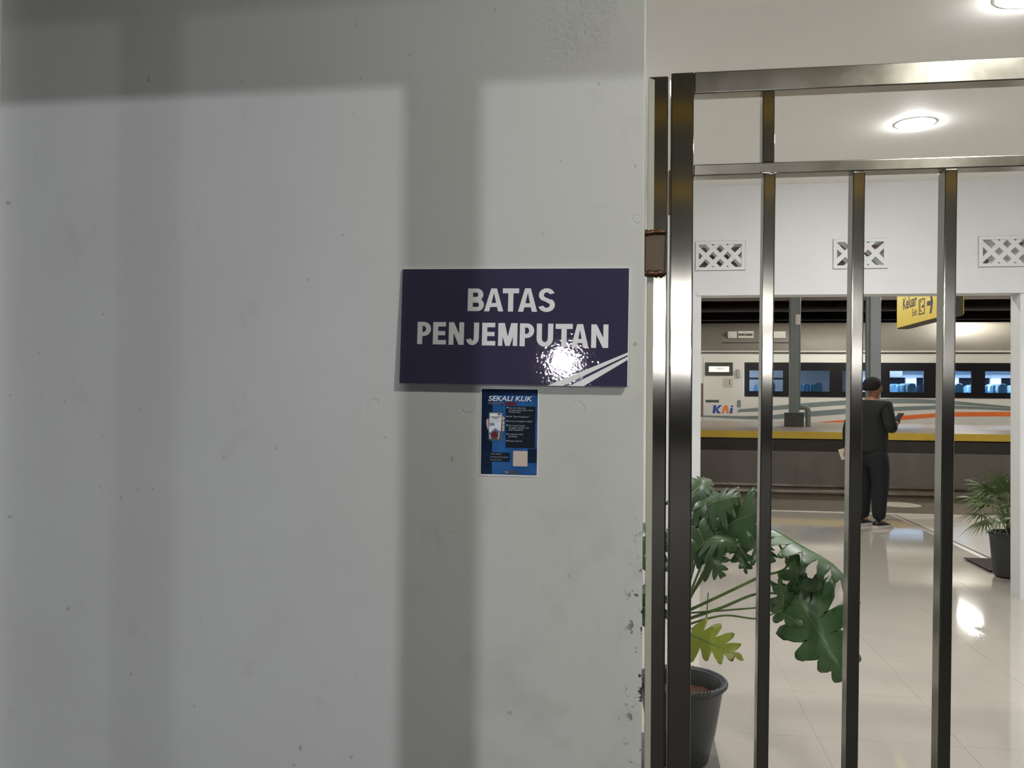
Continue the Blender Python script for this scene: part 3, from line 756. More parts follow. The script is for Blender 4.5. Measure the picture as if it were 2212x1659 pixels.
def lobed_leaf(base, tip, normal, width, nl=7, droop=0.12, fold=0.12, deep=0.7, m='leaf_green', seed=0, tipmat=None, back=0.5, name='leaf', sharp=1.15):
    """deeply lobed blade: midrib base->tip, lobes swept from backwards at the base to forwards at the tip"""
    rn = random.Random(seed)
    base, tip = Vector(base), Vector(tip)
    yv = tip - base; L = yv.length; yv.normalize()
    zv = Vector(normal); zv = (zv - yv * zv.dot(yv)).normalized(); xv = yv.cross(zv)
    NS, NT = nl * 14, 6
    vs = []; idx = {}
    def bend(x, y):
        s = y / L
        z = droop * L * 4 * s * (1 - s) - fold * abs(x) - 0.9 * abs(x) ** 2 / max(width, .01) * 0.4
        z += 0.018 * L * math.sin(9 * s + 3 * x / width + seed)
        return base + xv * x + yv * y + zv * z
    for side in (-1, 1):
        lob_len = [rn.uniform(0.74, 1.16) for _ in range(nl + 1)]
        off = rn.uniform(-0.15, 0.15)
        for i in range(NS + 1):
            s = i / NS
            ph = s * nl + off
            k_ = int(max(0, min(nl, math.floor(ph)))); fr = ph - math.floor(ph)
            bump_ = max(0.0, math.sin(math.pi * fr)) ** sharp
            env = width * (0.52 + 0.48 * math.sin(math.pi * min(1, (s * 0.85 + 0.22)))) * (1 - s ** 3.2) ** 0.8
            if s < 0.05: env *= 0.75
            w = env * ((1 - deep) + deep * bump_) * (lob_len[k_] if bump_ > 0.3 else 1)
            ang = math.radians(-62 * back * 2 * (1 - s) ** 1.6 + 58 * s ** 0.7 + rn.uniform(-2, 2))
            for j in range(NT + 1):
                t = j / NT
                pinch = 1.0
                x = side * w * t * math.cos(ang * (0.5 + 0.5 * t))
                y = s * L + w * t * math.sin(ang * (0.5 + 0.5 * t))
                # narrow each lobe towards its rounded end
                y += (0.5 - fr) * (L / nl) * 0.42 * (t ** 1.6) * (1 if bump_ > 0.05 else 0) * -0.6
                p = bend(x, y)
                idx[(side, i, j)] = len(vs) if not (side == 1 and j == 0) else idx[(-1, i, 0)]
                if not (side == 1 and j == 0): vs.append(p)
    fs = []; mi = []
    for side in (-1, 1):
        for i in range(NS):
            for j in range(NT):
                a, b, c, d = idx[(side, i, j)], idx[(side, i + 1, j)], idx[(side, i + 1, j + 1)], idx[(side, i, j + 1)]
                fs.append((a, b, c, d) if side == -1 else (d, c, b, a))
                mi.append(1 if tipmat and j >= NT - 1 and i > NS * .6 and side == 1 else 0)
    mb = MB(); mb.add(vs, fs); mb.mi = mi
    lf = obj(name, mb, [m, tipmat] if tipmat else m, plant, True)
    lf.matrix_parent_inverse = Matrix.Translation(-POT)
    sd = lf.modifiers.new('thick', 'SOLIDIFY'); sd.thickness = 0.0012; sd.offset = 0
    rib = MB().tube([bend(0, L * q / 8 * .97) + zv * 0.0006 for q in range(9)], [0.0032 * (1 - .8 * q / 8) for q in range(9)], 6)
    rb = obj('midrib', rib, 'petiole', lf, True)
    return lf
def petiole(pts, r=0.0055):
    sp = smooth_path(pts); n = len(sp)
    o = obj('petiole', MB().tube(sp, [r * (1 - 0.35 * i / n) for i in range(n)], 8), 'petiole', plant, True)
    o.matrix_parent_inverse = Matrix.Translation(-POT)
def q(px, py, y): return on_y(px, py, y)
toCam = Vector((-0.05, -1, 0.25))
crown = Vector((0.17, 3.48, 0.62))
# large drooping leaf on the right
lobed_leaf(q(1722, 1288, 3.30), q(1842, 1490, 3.24), (-0.35, -1, 0.3), 0.155, nl=7, droop=0.05, fold=0.2, deep=0.66, seed=1, back=0.6, sharp=1.0)
petiole([crown + Vector((0, 0, -.03)), q(1560, 1312, 3.42), q(1640, 1282, 3.36), q(1722, 1288, 3.30)], 0.0065)
# upper right leaf seen nearly from the edge
lobed_leaf(q(1668, 1148, 3.34), q(1862, 1300, 3.22), (0.45, -0.12, 0.9), 0.14, nl=9, droop=0.10, fold=0.15, seed=2, deep=0.75)
petiole([crown, q(1560, 1285, 3.44), q(1640, 1247, 3.40), q(1700, 1222, 3.40), q(1668, 1148, 3.34)], 0.0065)
lobed_leaf(q(1722, 1268, 3.34), q(1708, 1185, 3.28), (0.3, -1, 0.3), 0.07, nl=4, seed=3, droop=0.1)
petiole([crown, q(1640, 1312, 3.38), q(1690, 1300, 3.36), q(1722, 1268, 3.34)], 0.004)
lobed_leaf(q(1690, 1318, 3.30), q(1683, 1245, 3.22), (0.1, -1, 0.2), 0.055, nl=4, seed=4, droop=0.1, deep=0.8)
petiole([crown + Vector((0, 0, -.05)), q(1560, 1330, 3.4), q(1635, 1336, 3.35), q(1690, 1318, 3.30)], 0.0045)
lobed_leaf(q(1685, 1322, 3.34), q(1735, 1350, 3.28), (0.1, -1, 0.2), 0.05, nl=3, seed=14, droop=0.1, deep=0.8)
lobed_leaf(q(1722, 1286, 3.32), q(1780, 1240, 3.30), (0.2, -1, 0.2), 0.05, nl=3, seed=15, droop=0.1, deep=0.6)
# crown leaves behind the first opening
lobed_leaf(q(1568, 1140, 3.24), q(1650, 1100, 3.14), (-0.1, -0.9, 0.5), 0.135, nl=6, droop=0.06, fold=0.1, seed=5, back=0.75, deep=0.82, sharp=1.0)
petiole([crown + Vector((0, 0, .02)), q(1530, 1230, 3.42), q(1560, 1180, 3.32), q(1568, 1140, 3.24)], 0.006)
lobed_leaf(q(1590, 1128, 3.42), q(1672, 1215, 3.32), (0.45, -0.75, 0.45), 0.12, nl=7, droop=0.10, fold=0.16, seed=6, deep=0.8)
petiole([crown, q(1540, 1200, 3.46), q(1575, 1150, 3.44), q(1590, 1128, 3.42)], 0.006)
lobed_leaf(q(1500, 1105, 3.38), q(1575, 1068, 3.50), (-0.2, -0.7, 0.6), 0.11, nl=7, droop=0.08, seed=7, deep=0.82)
petiole([crown, q(1488, 1220, 3.44), q(1500, 1160, 3.40), q(1500, 1105, 3.38)], 0.006)
lobed_leaf(q(1508, 1142, 3.28), q(1560, 1246, 3.20), (-0.4, -0.9, 0.3), 0.12, nl=7, droop=0.10, fold=0.2, seed=8, deep=0.82)
petiole([crown, q(1492, 1235, 3.40), q(1500, 1180, 3.32), q(1508, 1142, 3.28)], 0.006)
lobed_leaf(q(1480, 1082, 3.40), q(1536, 1034, 3.58), (0.3, -0.5, 0.7), 0.10, nl=7, droop=0.10, seed=9, deep=0.82)
petiole([crown, q(1470, 1200, 3.46), q(1476, 1130, 3.42), q(1480, 1082, 3.40)], 0.006)
lobed_leaf(q(1500, 1120, 3.5), q(1585, 1190, 3.60), (0.3, -0.6, 0.6), 0.11, nl=7, droop=0.14, seed=10, deep=0.82)
petiole([crown, q(1490, 1190, 3.5), q(1500, 1120, 3.5)], 0.006)
lobed_leaf(q(1470, 1150, 3.34), q(1528, 1215, 3.22), (-0.1, -0.8, 0.5), 0.11, nl=6, droop=0.12, seed=16, deep=0.8)
petiole([crown, q(1470, 1210, 3.42), q(1470, 1150, 3.34)], 0.006)
lobed_leaf(q(1530, 1095, 3.30), q(1600, 1075, 3.22), (0.1, -0.7, 0.6), 0.10, nl=6, droop=0.1, seed=31, deep=0.85)
petiole([crown, q(1510, 1180, 3.38), q(1530, 1095, 3.30)], 0.005)
lobed_leaf(q(1590, 1165, 3.30), q(1612, 1240, 3.26), (0.1, -1, 0.2), 0.06, nl=5, droop=0.1, seed=32, deep=0.8)
lobed_leaf(q(1530, 1165, 3.22), q(1592, 1182, 3.14), (0.0, -0.6, 0.8), 0.10, nl=6, droop=0.14, seed=33, deep=0.82)
petiole([crown, q(1515, 1220, 3.36), q(1530, 1165, 3.22)], 0.005)
# leaves on the hidden side
lobed_leaf(q(1410, 1150, 3.46), q(1330, 1230, 3.40), (-0.3, -0.6, 0.7), 0.15, nl=7, droop=0.12, seed=11)
petiole([crown, q(1440, 1210, 3.46), q(1410, 1150, 3.46)], 0.006)
lobed_leaf(q(1400, 1280, 3.5), q(1300, 1360, 3.45), (-0.3, -0.6, 0.7), 0.15, nl=7, droop=0.12, seed=12)
petiole([crown, q(1440, 1290, 3.48), q(1400, 1280, 3.5)], 0.006)
# ageing yellow leaf
lobed_leaf(q(1492, 1372, 3.30), q(1606, 1424, 3.20), (0.1, -0.95, 0.35), 0.09, nl=5, droop=0.10, fold=0.05, deep=0.82, m='leaf_yellow', seed=20, tipmat='leaf_brown', back=0.1)
petiole([crown + Vector((0, 0, -.12)), q(1480, 1385, 3.36), q(1492, 1372, 3.30)], 0.006)
petiole([crown + Vector((0, 0, -.06)), q(1520, 1350, 3.42), q(1530, 1280, 3.40)], 0.003)

# ================================================================ PALM
PP = Vector((3.06, 7.72, 0.008))
palm = thing('potted_palm', 'small fan palm in a black pot beside the right jamb of the opening', 'plant', PP)
obj('pot', MB().lathe([(0.0, 0), (0.105, 0), (0.118, 0.02), (0.142, 0.3), (0.15, 0.345), (0.158, 0.35), (0.158, 0.37), (0.147, 0.372), (0.14, 0.33)], 36), 'pot_black', palm, True)
obj('soil', MB().lathe([(0.0001, 0.335), (0.07, 0.34), (0.142, 0.33)], 24), 'soil', palm)
obj('trunk', MB().tube([(0, 0, 0.32), (0.01, 0, 0.42), (0, 0.01, 0.52)], [0.03, 0.028, 0.02], 10), 'stem_brown', palm, True)
rp_ = random.Random(21)
fronds = [(195, 52, 0.42), (170, 28, 0.40), (215, 22, 0.42), (240, 60, 0.40), (265, 30, 0.38), (185, 5, 0.34), (230, 0, 0.36), (290, 45, 0.38), (150, 50, 0.40), (120, 35, 0.36), (320, 30, 0.38), (20, 40, 0.36), (70, 55, 0.36), (200, 75, 0.44), (255, 5, 0.32), (180, -14, 0.30)]
for az, el, ln in fronds:
    az, el = math.radians(az), math.radians(el)
    d = Vector((math.cos(az) * math.cos(el), math.sin(az) * math.cos(el), math.sin(el)))
    s0 = Vector((0, 0, 0.5)); hub = s0 + d * ln * 0.62
    side = d.cross(Vector((0, 0, 1))).normalized(); nrm = side.cross(d).normalized()
    fb = MB(); nlf = 19
    for i in range(nlf):
        a = math.radians(-105 + 210 * i / (nlf - 1)) + rp_.uniform(-.04, .04)
        ld = (d * math.cos(a) + side * math.sin(a)).normalized(); LL = ln * rp_.uniform(0.6, 0.78) * (0.75 + 0.25 * math.cos(a))
        wd = 0.0075; pside = (nrm.cross(ld)).normalized()
        pts = []
        for k_ in range(5):
            t = k_ / 4; p = hub + ld * LL * t + Vector((0, 0, -0.42 * LL * t * t))
            w_ = wd * (0.35, 1, 0.95, 0.6, 0.06)[k_]
            pts += [p - pside * w_, p + nrm * w_ * 0.35, p + pside * w_]
        fs_ = []
        for k_ in range(4):
            b_ = k_ * 3; fs_ += [(b_, b_ + 1, b_ + 4, b_ + 3), (b_ + 1, b_ + 2, b_ + 5, b_ + 4)]
        fb.add(pts, fs_)
    fr_o = obj('frond', fb, 'palm_green', palm, True)
    obj('frond_stalk', MB().tube([s0 - Vector((0, 0, .08)), s0 + d * ln * .3 + Vector((0, 0, .015)), hub], [0.006, 0.005, 0.004], 6), 'petiole', fr_o, True)
tag(obj('floor_mat', MB().box((2.98, 7.9, 0.009), (3.6, 8.5, 0.016)), 'dark_mat'), 'dark brown mat on the pale tiles behind the palm pot', 'mat')

# ================================================================ PERSON
FEET = Vector((2.655, 10.42, 0.001))
person = thing('person', 'person in dark long sleeves and dark trousers standing behind the second gate bar', 'person', FEET, math.radians(-50))
def skinned(name, verts, edges, radii, m, parent, root=0, sub=2):
    me = bpy.data.meshes.new(name); me.from_pydata([Vector(v) for v in verts], edges, []); me.update()
    o = link(name, me, m, parent)
    sk = o.modifiers.new('skin', 'SKIN'); sk.use_smooth_shade = True
    if not me.skin_vertices: bpy.context.view_layer.update()
    for i, r in enumerate(radii):
        me.skin_vertices[0].data[i].radius = (r, r) if isinstance(r, (int, float)) else r
        me.skin_vertices[0].data[i].use_root = (i == root)
    sb = o.modifiers.new('sub', 'SUBSURF'); sb.levels = sub; sb.render_levels = sub
    return o
class Sk:
    def __init__(s): s.v, s.e, s.r, s.n = [], [], [], {}
    def p(s, name, co, r, to=None):
        s.n[name] = len(s.v); s.v.append(co); s.r.append(r)
        if to is not None: s.e.append((s.n[to], s.n[name]))
        return s
# joints: local +y is the way the person faces, +x their right hand
sh_l, el_l, wr_l = (-0.185, -0.01, 1.40), (-0.29, -0.04, 1.13), (-0.345, 0.0, 0.90)
sh_r, el_r, wr_r = (0.185, 0.0, 1.40), (0.265, -0.02, 1.13), (0.16, 0.20, 1.19)
b = Sk()
b.p('pelvis', (0, 0, .93), (.11, .08)).p('waist', (0, .005, 1.07), (.105, .078), 'pelvis').p('chest', (0, 0, 1.27), (.12, .085), 'waist').p('collar', (0, -.005, 1.40), (.07, .06), 'chest')
b.p('neck', (0, .005, 1.485), .052, 'collar').p('jaw', (0, .035, 1.545), (.058, .062), 'neck').p('face', (0, .03, 1.60), (.072, .088), 'jaw').p('brow', (0, .018, 1.655), (.070, .086), 'face').p('crown', (0, .0, 1.695), (.045, .055), 'brow')
b.p('nose', (0, .128, 1.585), .012, 'face')
for s, e_ in ((-1, 'l'), (1, 'r')): b.p('ear' + e_, (s * .086, .02, 1.60), .016, 'face')
for e_, a, c, w in (('l', sh_l, el_l, wr_l), ('r', sh_r, el_r, wr_r)):
    b.p('sh' + e_, a, .046, 'collar').p('el' + e_, c, .042, 'sh' + e_).p('wr' + e_, w, .027, 'el' + e_)
def hand(sk, e_, wrist, pd, cd, td):
    """palm direction pd, curl direction cd, thumb direction td"""
    wrist, pd, cd, td = Vector(wrist), Vector(pd).normalized(), Vector(cd).normalized(), Vector(td).normalized()
    pc_ = wrist + pd * 0.055
    sk.p('pm' + e_, pc_, (.030, .018), 'wr' + e_)
    for i, (off, ln) in enumerate(((.030, .070), (.010, .080), (-.010, .075), (-.029, .060))):
        k0 = pc_ + pd * 0.035 + td * off; nm = 'f%d%s' % (i, e_)
        sk.p(nm + 'a', k0, .0105, 'pm' + e_).p(nm + 'b', k0 + pd * ln * .45 + cd * .012, .0095, nm + 'a').p(nm + 'c', k0 + pd * ln * .62 + cd * .042, .0085, nm + 'b')
    sk.p('t0' + e_, wrist + pd * 0.03 + td * .036, .013, 'pm' + e_).p('t1' + e_, wrist + pd * 0.058 + td * .056 + cd * .014, .010, 't0' + e_).p('t2' + e_, wrist + pd * 0.082 + td * .050 + cd * .03, .009, 't1' + e_)
HR = Matrix.Rotation(math.radians(-32), 4, 'Z')
for nm_ in ('jaw', 'face', 'brow', 'crown', 'nose', 'earl', 'earr'):
    b.v[b.n[nm_]] = tuple(HR @ Vector(b.v[b.n[nm_]]))
hand(b, 'l', wr_l, (-.05, .08, -1), (0.5, 0.2, 0), (.35, 1, 0))
hand(b, 'r', wr_r, (-.35, 1, .25), (-.3, -.1, 1), (-1, -.3, .4))
for s, e_ in ((-1, 'l'), (1, 'r')):
    b.p('hip' + e_, (s * .09, 0, .86), (.07, .07), 'pelvis').p('kn' + e_, (s * .1, .015, .49), .058, 'hip' + e_).p('ca' + e_, (s * .102, -.01, .34), .055, 'kn' + e_).p('an' + e_, (s * .105, -.015, .09), .035, 'ca' + e_).p('ft' + e_, (s * .115, .12, .035), .03, 'an' + e_)
skinned('body', b.v, b.e, b.r, 'skin', person)
c = Sk()
c.p('hem', (0, .0, .84), (.205, .165)).p('low', (0, .0, .90), (.205, .165), 'hem').p('waist', (0, .005, 1.04), (.20, .16), 'low').p('chest', (0, 0, 1.25), (.20, .155), 'waist').p('yoke', (0, -.005, 1.395), (.135, .11), 'chest').p('neckline', (0, .0, 1.462), (.066, .066), 'yoke')
for e_, a, k_, w in (('l', sh_l, el_l, wr_l), ('r', sh_r, el_r, wr_r)):
    a, k_, w = Vector(a), Vector(k_), Vector(w)
    c.p('sh' + e_, a + Vector((0, 0, -.01)), .088, 'yoke').p('ua' + e_, a.lerp(k_, .5), .076, 'sh' + e_).p('el' + e_, k_, .070, 'ua' + e_).p('fa' + e_, k_.lerp(w, .55), .052, 'el' + e_).p('cu' + e_, k_.lerp(w, .97), .040, 'fa' + e_)
shirt = skinned('shirt', c.v, c.e, c.r, 'shirt_dark', person)
d_ = Sk()
d_.p('waist', (0, 0, 1.0), (.17, .13)).p('seat', (0, -.012, .90), (.185, .15), 'waist')
for s, e_ in ((-1, 'l'), (1, 'r')):
    d_.p('th' + e_, (s * .1, 0, .76), (.125, .125), 'seat').p('kn' + e_, (s * .105, .012, .48), .10, 'th' + e_).p('sh' + e_, (s * .105, -.01, .28), .088, 'kn' + e_).p('cu' + e_, (s * .107, -.015, .085), .074, 'sh' + e_)
skinned('trousers', d_.v, d_.e, d_.r, 'trouser_dark', person)
# hair: cap hugging the back and top of the skull
hv = MB(); nu, nv = 20, 12
hvs = []
for i in range(nv + 1):
    th = math.pi * 0.66 * i / nv
    for j in range(nu):
        ph = 2 * math.pi * j / nu
        fy = math.sin(ph)
        cut = 1.0 if fy < 0.1 else 1.0 - 0.52 * (fy - 0.1) / 0.9
        t_ = th * cut
        rr = 1 + 0.02 * math.sin(7 * ph + 3 * i)
        hvs.append((0.086 * math.sin(t_) * math.cos(ph) * rr, 0.006 + 0.104 * math.sin(t_) * fy * rr, 1.625 + 0.098 * math.cos(t_) * rr))
hv.add(hvs, [(i * nu + j, i * nu + (j + 1) % nu, (i + 1) * nu + (j + 1) % nu, (i + 1) * nu + j) for i in range(nv) for j in range(nu)])
ho = obj('hair', hv, 'hair', person, True); ho.rotation_euler = (0, 0, math.radians(-32))
ho.modifiers.new('th', 'SOLIDIFY').thickness = 0.012
for s in (-1, 1):
    obj('eye', MB().lathe([(max(.0003, .011 * math.sin(math.pi * i / 6)), -.011 * math.cos(math.pi * i / 6)) for i in range(7)], 10, (s * .03, .108, 1.615)), 'poster_ink', person, True).rotation_euler = (0, 0, math.radians(-32))
obj('mouth', MB().tube([(-.022, .098, 1.553), (0, .106, 1.555), (.022, .098, 1.553)], .004, 6), 'handle_red', person, True).rotation_euler = (0, 0, math.radians(-32))
for s in (-1, 1):
    sx = s * .112
    prof = [(-.095, .034), (-.06, .040), (0, .042), (.07, .047), (.13, .046), (.172, .034), (.188, .016)]
    up_ = MB(); rings = []
    hts = [.085, .095, .105, .078, .055, .043, .03]
    vs = []
    for (yy, hw), ht in zip(prof, hts):
        for j in range(9):
            a = math.pi * j / 8
            vs.append((sx + hw * math.cos(a), yy, .026 + (ht - .026) * math.sin(a) ** .75))
    fs = [(i * 9 + j, i * 9 + j + 1, (i + 1) * 9 + j + 1, (i + 1) * 9 + j) for i in range(6) for j in range(8)] + [tuple(range(8, -1, -1)), tuple(range(54, 63))]
    up_.add(vs, fs)
    so = obj('shoe', up_, 'shoe_black', person, True)
    sole = [(sx + hw * 1.1, yy * 1.05) for yy, hw in prof] + [(sx - hw * 1.1, yy * 1.02) for yy, hw in prof[::-1]]
    mb = MB(); n = len(sole)
    mb.add([(x, y, 0) for x, y in sole] + [(x, y, .036) for x, y in sole], [tuple(range(n - 1, -1, -1)), tuple(range(n, 2 * n))] + [(i, (i + 1) % n, (i + 1) % n + n, i + n) for i in range(n)])
    obj('sole', mb, 'shoe_white', so)
PR = Matrix.Translation(FEET) @ Matrix.Rotation(math.radians(-50), 4, 'Z')
def held(name, lp, size, m, label, rot, scr=None):
    t = thing(name, label, 'phone', PR @ Vector(lp))
    t.rotation_euler = rot
    obj('case', MB().box((-size[0] / 2, -size[1] / 2, -size[2] / 2), (size[0] / 2, size[1] / 2, size[2] / 2)), m, t, bevel=0.003)
    obj('screen', MB().box((-size[0] / 2 + .003, -size[1] / 2 - .0006, -size[2] / 2 + .004), (size[0] / 2 - .003, -size[1] / 2, size[2] / 2 - .004)), scr or 'phone_black', t)
held('phone', (0.115, .33, 1.265), (.074, .009, .15), 'phone_black', 'dark phone held in front of the person\'s chest', (math.radians(-50), 0, math.radians(-50)), 'glow_phone')
held('phone', (-0.40, .01, .815), (.07, .010, .13), 'case_white', 'white phone held low in the person\'s left hand', (math.radians(-8), math.radians(18), math.radians(165)))

# ================================================================ EXIT SIGN
EX = 2.70; EY0, EY1, EZ0, EZ1 = 8.06, 9.60, 2.235, 2.76
ex = thing('exit_sign', 'yellow hanging Keluar Exit sign with an arrow beyond the opening', 'sign', (EX, EY1, EZ0))
EL = EY1 - EY0; EH = EZ1 - EZ0
ex.rotation_euler = (0, 0, -math.pi / 2)     # local +x runs towards the camera, the face looks to the left wall
obj('box', MB().box((0, 0.004, -0.012), (EL, 0.12, EH + .012)), 'exit_frame', ex, bevel=0.004)
obj('face', MB().box((0.0, -0.002, 0.0), (EL, 0.004, EH)), 'exit_yellow', ex)
obj('face', MB().box((0.0, 0.12, 0.0), (EL, 0.126, EH)), 'exit_yellow', ex)
def ex_uv(px, py):
    p = on_x(px, py, EX); return (EY1 - p.y, p.z - EZ0)
def ex_text(body, px0, px1, pyb, hgt, fat):
    u0, v0 = ex_uv(px0, pyb); u1, _ = ex_uv(px1, pyb)
    o = text_mesh(body, hgt, 'exit_ink', ex, (u0, -0.0022, v0), fat=fat, ext=0.0004)
    xs = [v.co.x for v in o.data.vertices]; k_ = (u1 - u0) / (max(xs) - min(xs)); mn = min(xs)
    for v in o.data.vertices: v.co.x = (v.co.x - mn) * k_
    return o
ex_text('Keluar', 1951, 1981, 669, 0.165, 0.004)
ex_text('Exit', 1971, 1981, 683, 0.10, 0.001)
u0, v0 = ex_uv(1985, 681); u1, v1 = ex_uv(1998, 642)
v1 = v0 + (v1 - v0) * 0.97
for a in ((u0, v0, u1, v0 + .012), (u0, v1 - .012, u1, v1), (u0, v0, u0 + .02, v1), (u1 - .02, v0, u1, v1)):
    obj('icon_frame', MB().box((a[0], -0.0026, a[1]), (a[2], -0.002, a[3])), 'exit_ink', ex)
du, dv = u1 - u0, v1 - v0
for poly in ([(.2, .2), (.55, .2), (.55, .26), (.3, .26), (.3, .8), (.55, .8), (.55, .86), (.2, .86)], [(.52, .42), (.72, .42), (.72, .36), (.92, .5), (.72, .64), (.72, .56), (.52, .56)]):
    obj('icon', MB().prism([(u0 + a * du, v0 + c_ * dv) for a, c_ in poly], -0.0028, -0.0021), 'exit_ink', ex)
ua, va = ex_uv(2003, 655); ub, vb = ex_uv(2016, 652)
hh = 0.10; L_ = ub - ua; vm = (va + vb) / 2 - 0.004
obj('arrow', MB().prism([(ua, vm - .022), (ub - L_ * .18, vm - .022), (ub - L_ * .18, vm + .022), (ua, vm + .022)], -0.0028, -0.0021), 'exit_ink', ex)
obj('arrow', MB().prism([(ub - L_ * .55, vm + hh), (ub - L_ * .25, vm + hh), (ub, vm), (ub - L_ * .25, vm - hh), (ub - L_ * .55, vm - hh), (ub - L_ * .3, vm)], -0.0030, -0.0021), 'exit_ink', ex)
for s in (0.2, 1.3):
    obj('hanger', MB().tube([(s, 0.06, EH), (s, 0.06, SHED - 0.12 - EZ0)], 0.012, 8), 'exit_frame', ex)

# ================================================================ TRACK RAILS AND STATION COLUMNS
for yy, lab in ((14.55, 'nearer steel rail in front of the island platform'), (15.6, 'farther steel rail close under the island platform')):
    rl = thing('track_rail', lab, 'rail', (0, yy, -0.15))
    obj('head', MB().box((-14, -0.035, 0.09), (30, 0.035, 0.13)), 'rail_steel', rl)
    obj('web', MB().box((-14, -0.012, 0.012), (30, 0.012, 0.09)), 'track_bed', rl)
    obj('foot', MB().box((-14, -0.06, 0.0), (30, 0.06, 0.012)), 'track_bed', rl)
tag(obj('manhole_cover', MB().lathe([(0.0001, 0.006), (0.3, 0.006), (0.33, 0.0)], 24, (0, 0, 0)), 'kerb'), 'pale round cover lying on the brown track bed', 'cover').location = on_z(1940, 1090, -0.149)

c1 = on_z(1715, 921, PZ)
col1 = thing('station_column', 'slender grey steel column with a drain pipe standing before the train', 'column', (c1.x, c1.y, PZ))
hw = 0.098
ib = MB().box((-hw, -hw, 0.28), (-hw + .025, hw, SHED - PZ)).box((hw - .025, -hw, 0.28), (hw, hw, SHED - PZ)).box((-hw + .025, -.015, 0.28), (hw - .025, .015, SHED - PZ))
obj('shaft', MB().box((-hw, -hw, 0.28), (hw, hw, SHED - PZ - .26)), 'column_grey', col1, bevel=0.012)
obj('base_block', MB().box((-0.18, -0.18, 0), (0.18, 0.18, 0.30)), 'column_base', col1, bevel=0.01)
obj('drain_pipe', MB().tube(smooth_path([(hw + .01, 0, 0.42), (hw + .12, 0, 0.42), (hw + .19, 0, 0.37), (hw + .2, 0, 0.28), (hw + .2, 0, 0.0)], 6), 0.055, 12), 'column_grey', col1, True)
obj('switch_box', MB().box((hw - .1, -hw - .05, 2.22), (hw + .01, -hw, 2.45)), 'case_white', col1, bevel=0.006)
obj('down_pipe', MB().tube([(hw + .012, -hw + .02, .5), (hw + .012, -hw + .02, SHED - PZ - .3)], 0.012, 8), 'column_light', col1, True)
c2 = on_y(1889, 700, 18.6)
col2 = thing('station_column', 'broad pale grey column rising behind the person\'s head', 'column', (c2.x, c2.y, PZ))
obj('shaft', MB().box((-0.105, -0.105, 0), (0.105, 0.105, SHED - PZ - .26)), 'column_light', col2, bevel=0.01)
obj('flange', MB().box((-0.17, -0.05, 0.0), (-0.106, 0.05, SHED - PZ - .27)), 'column_grey', col2)
obj('base_block', MB().box((-0.2, -0.2, 0), (0.2, 0.2, 0.22)), 'column_base', col2, bevel=0.01)

# ================================================================ TRAIN
TY = 24.0
coach = thing('train_coach', 'white passenger coach with grey and orange stripes beyond the island platform', 'train', (0, TY, 0))
def tp(px, py):
    p = on_y(px, py, TY); return (p.x, p.z)
TX0, TX1 = -1.5, 15.0
ZB, ZG = 0.78, 2.715
BZ0, BZ1 = 1.515, 2.445
BX0 = tp(1608, 800)[0]
WZ0, WZ1 = 1.645, 2.245
wins = []
for a, b_ in ((1617, 1693), (1717, 1794), (1818, 1895), (1920, 1997), (2023, 2100), (2126, 2203), (2229, 2306), (2332, 2409)):
    wins.append((tp(a, 825)[0], tp(b_, 825)[0]))
whole = [(a, b_, WZ0, WZ1) for a, b_ in wins]
obj('side_panel', holed_wall(TX0, TX1, ZB, ZG, [(BX0 - .02, TX1 - .02, BZ0 + .02, BZ1 - .02)], 0, 0.06), 'coach_white', coach)
obj('window_band', holed_wall(BX0, TX1, BZ0, BZ1, whole, -0.008, 0.05), 'coach_black', coach)
for a, b_ in wins:
    fr = obj('window', holed_wall(a - .012, b_ + .012, WZ0 - .012, WZ1 + .012, [(a + .02, b_ - .02, WZ0 + .02, WZ1 - .02)], -0.014, 0.05), 'coach_black', coach, bevel=0.004)
    obj('pane', MB().box((a + .02, 0.01, WZ0 + .02), (b_ - .02, 0.016, WZ1 - .02)), 'coach_glass', fr)
a, b_ = wins[0]
obj('window_divider', MB().box((a, -0.012, 1.98), (b_, 0.04, 2.03)), 'coach_black', coach)
obj('gutter', MB().box((TX0, -0.05, ZG), (TX1, 0.06, ZG + 0.045)), 'coach_unit', coach, bevel=0.01)
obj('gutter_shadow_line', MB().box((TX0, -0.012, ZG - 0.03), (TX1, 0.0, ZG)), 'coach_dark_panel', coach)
# roof: curved shell
rp2 = [(0.0, ZG + .045), (0.03, ZG + .18), (0.14, ZG + .42), (0.34, ZG + .62), (0.62, ZG + .78), (1.0, ZG + .88), (1.45, ZG + .92)]
rp2 = rp2 + [(2.9 - y, z) for y, z in rp2[-2::-1]]
mb = MB(); n = len(rp2)
mb.add([(TX0, y, z) for y, z in rp2] + [(TX1, y, z) for y, z in rp2], [(i, i + 1, i + 1 + n, i + n) for i in range(n - 1)])
obj('roof', mb, 'coach_roof', coach, True)
for (pa, pb, pya, pyb, mm) in ((1572, 1592, 716, 731, 'coach_unit'), (1594, 1628, 715, 731, 'coach_unit'), (1668, 1697, 716, 731, 'coach_unit')):
    p0 = on_y(pa, pyb, TY + 0.12); p1 = on_y(pb, pya, TY + 0.12)
    u_ = obj('roof_vent', MB().box((p0.x, 0.1, p0.z), (p1.x, 0.5, p1.z)), mm, coach, bevel=0.01)
    if pb - pa > 30:
        for i in range(5):
            xx = p0.x + (p1.x - p0.x) * (i + .6) / 5.4
            obj('vent_slot', MB().box((xx - .03, 0.09, (p0.z + p1.z) / 2 - .03), (xx + .03, 0.1, (p0.z + p1.z) / 2 + .03)), 'coach_dark_panel', u_)
p0 = on_y(1560, 742, TY); p1 = on_y(1706, 712, TY)
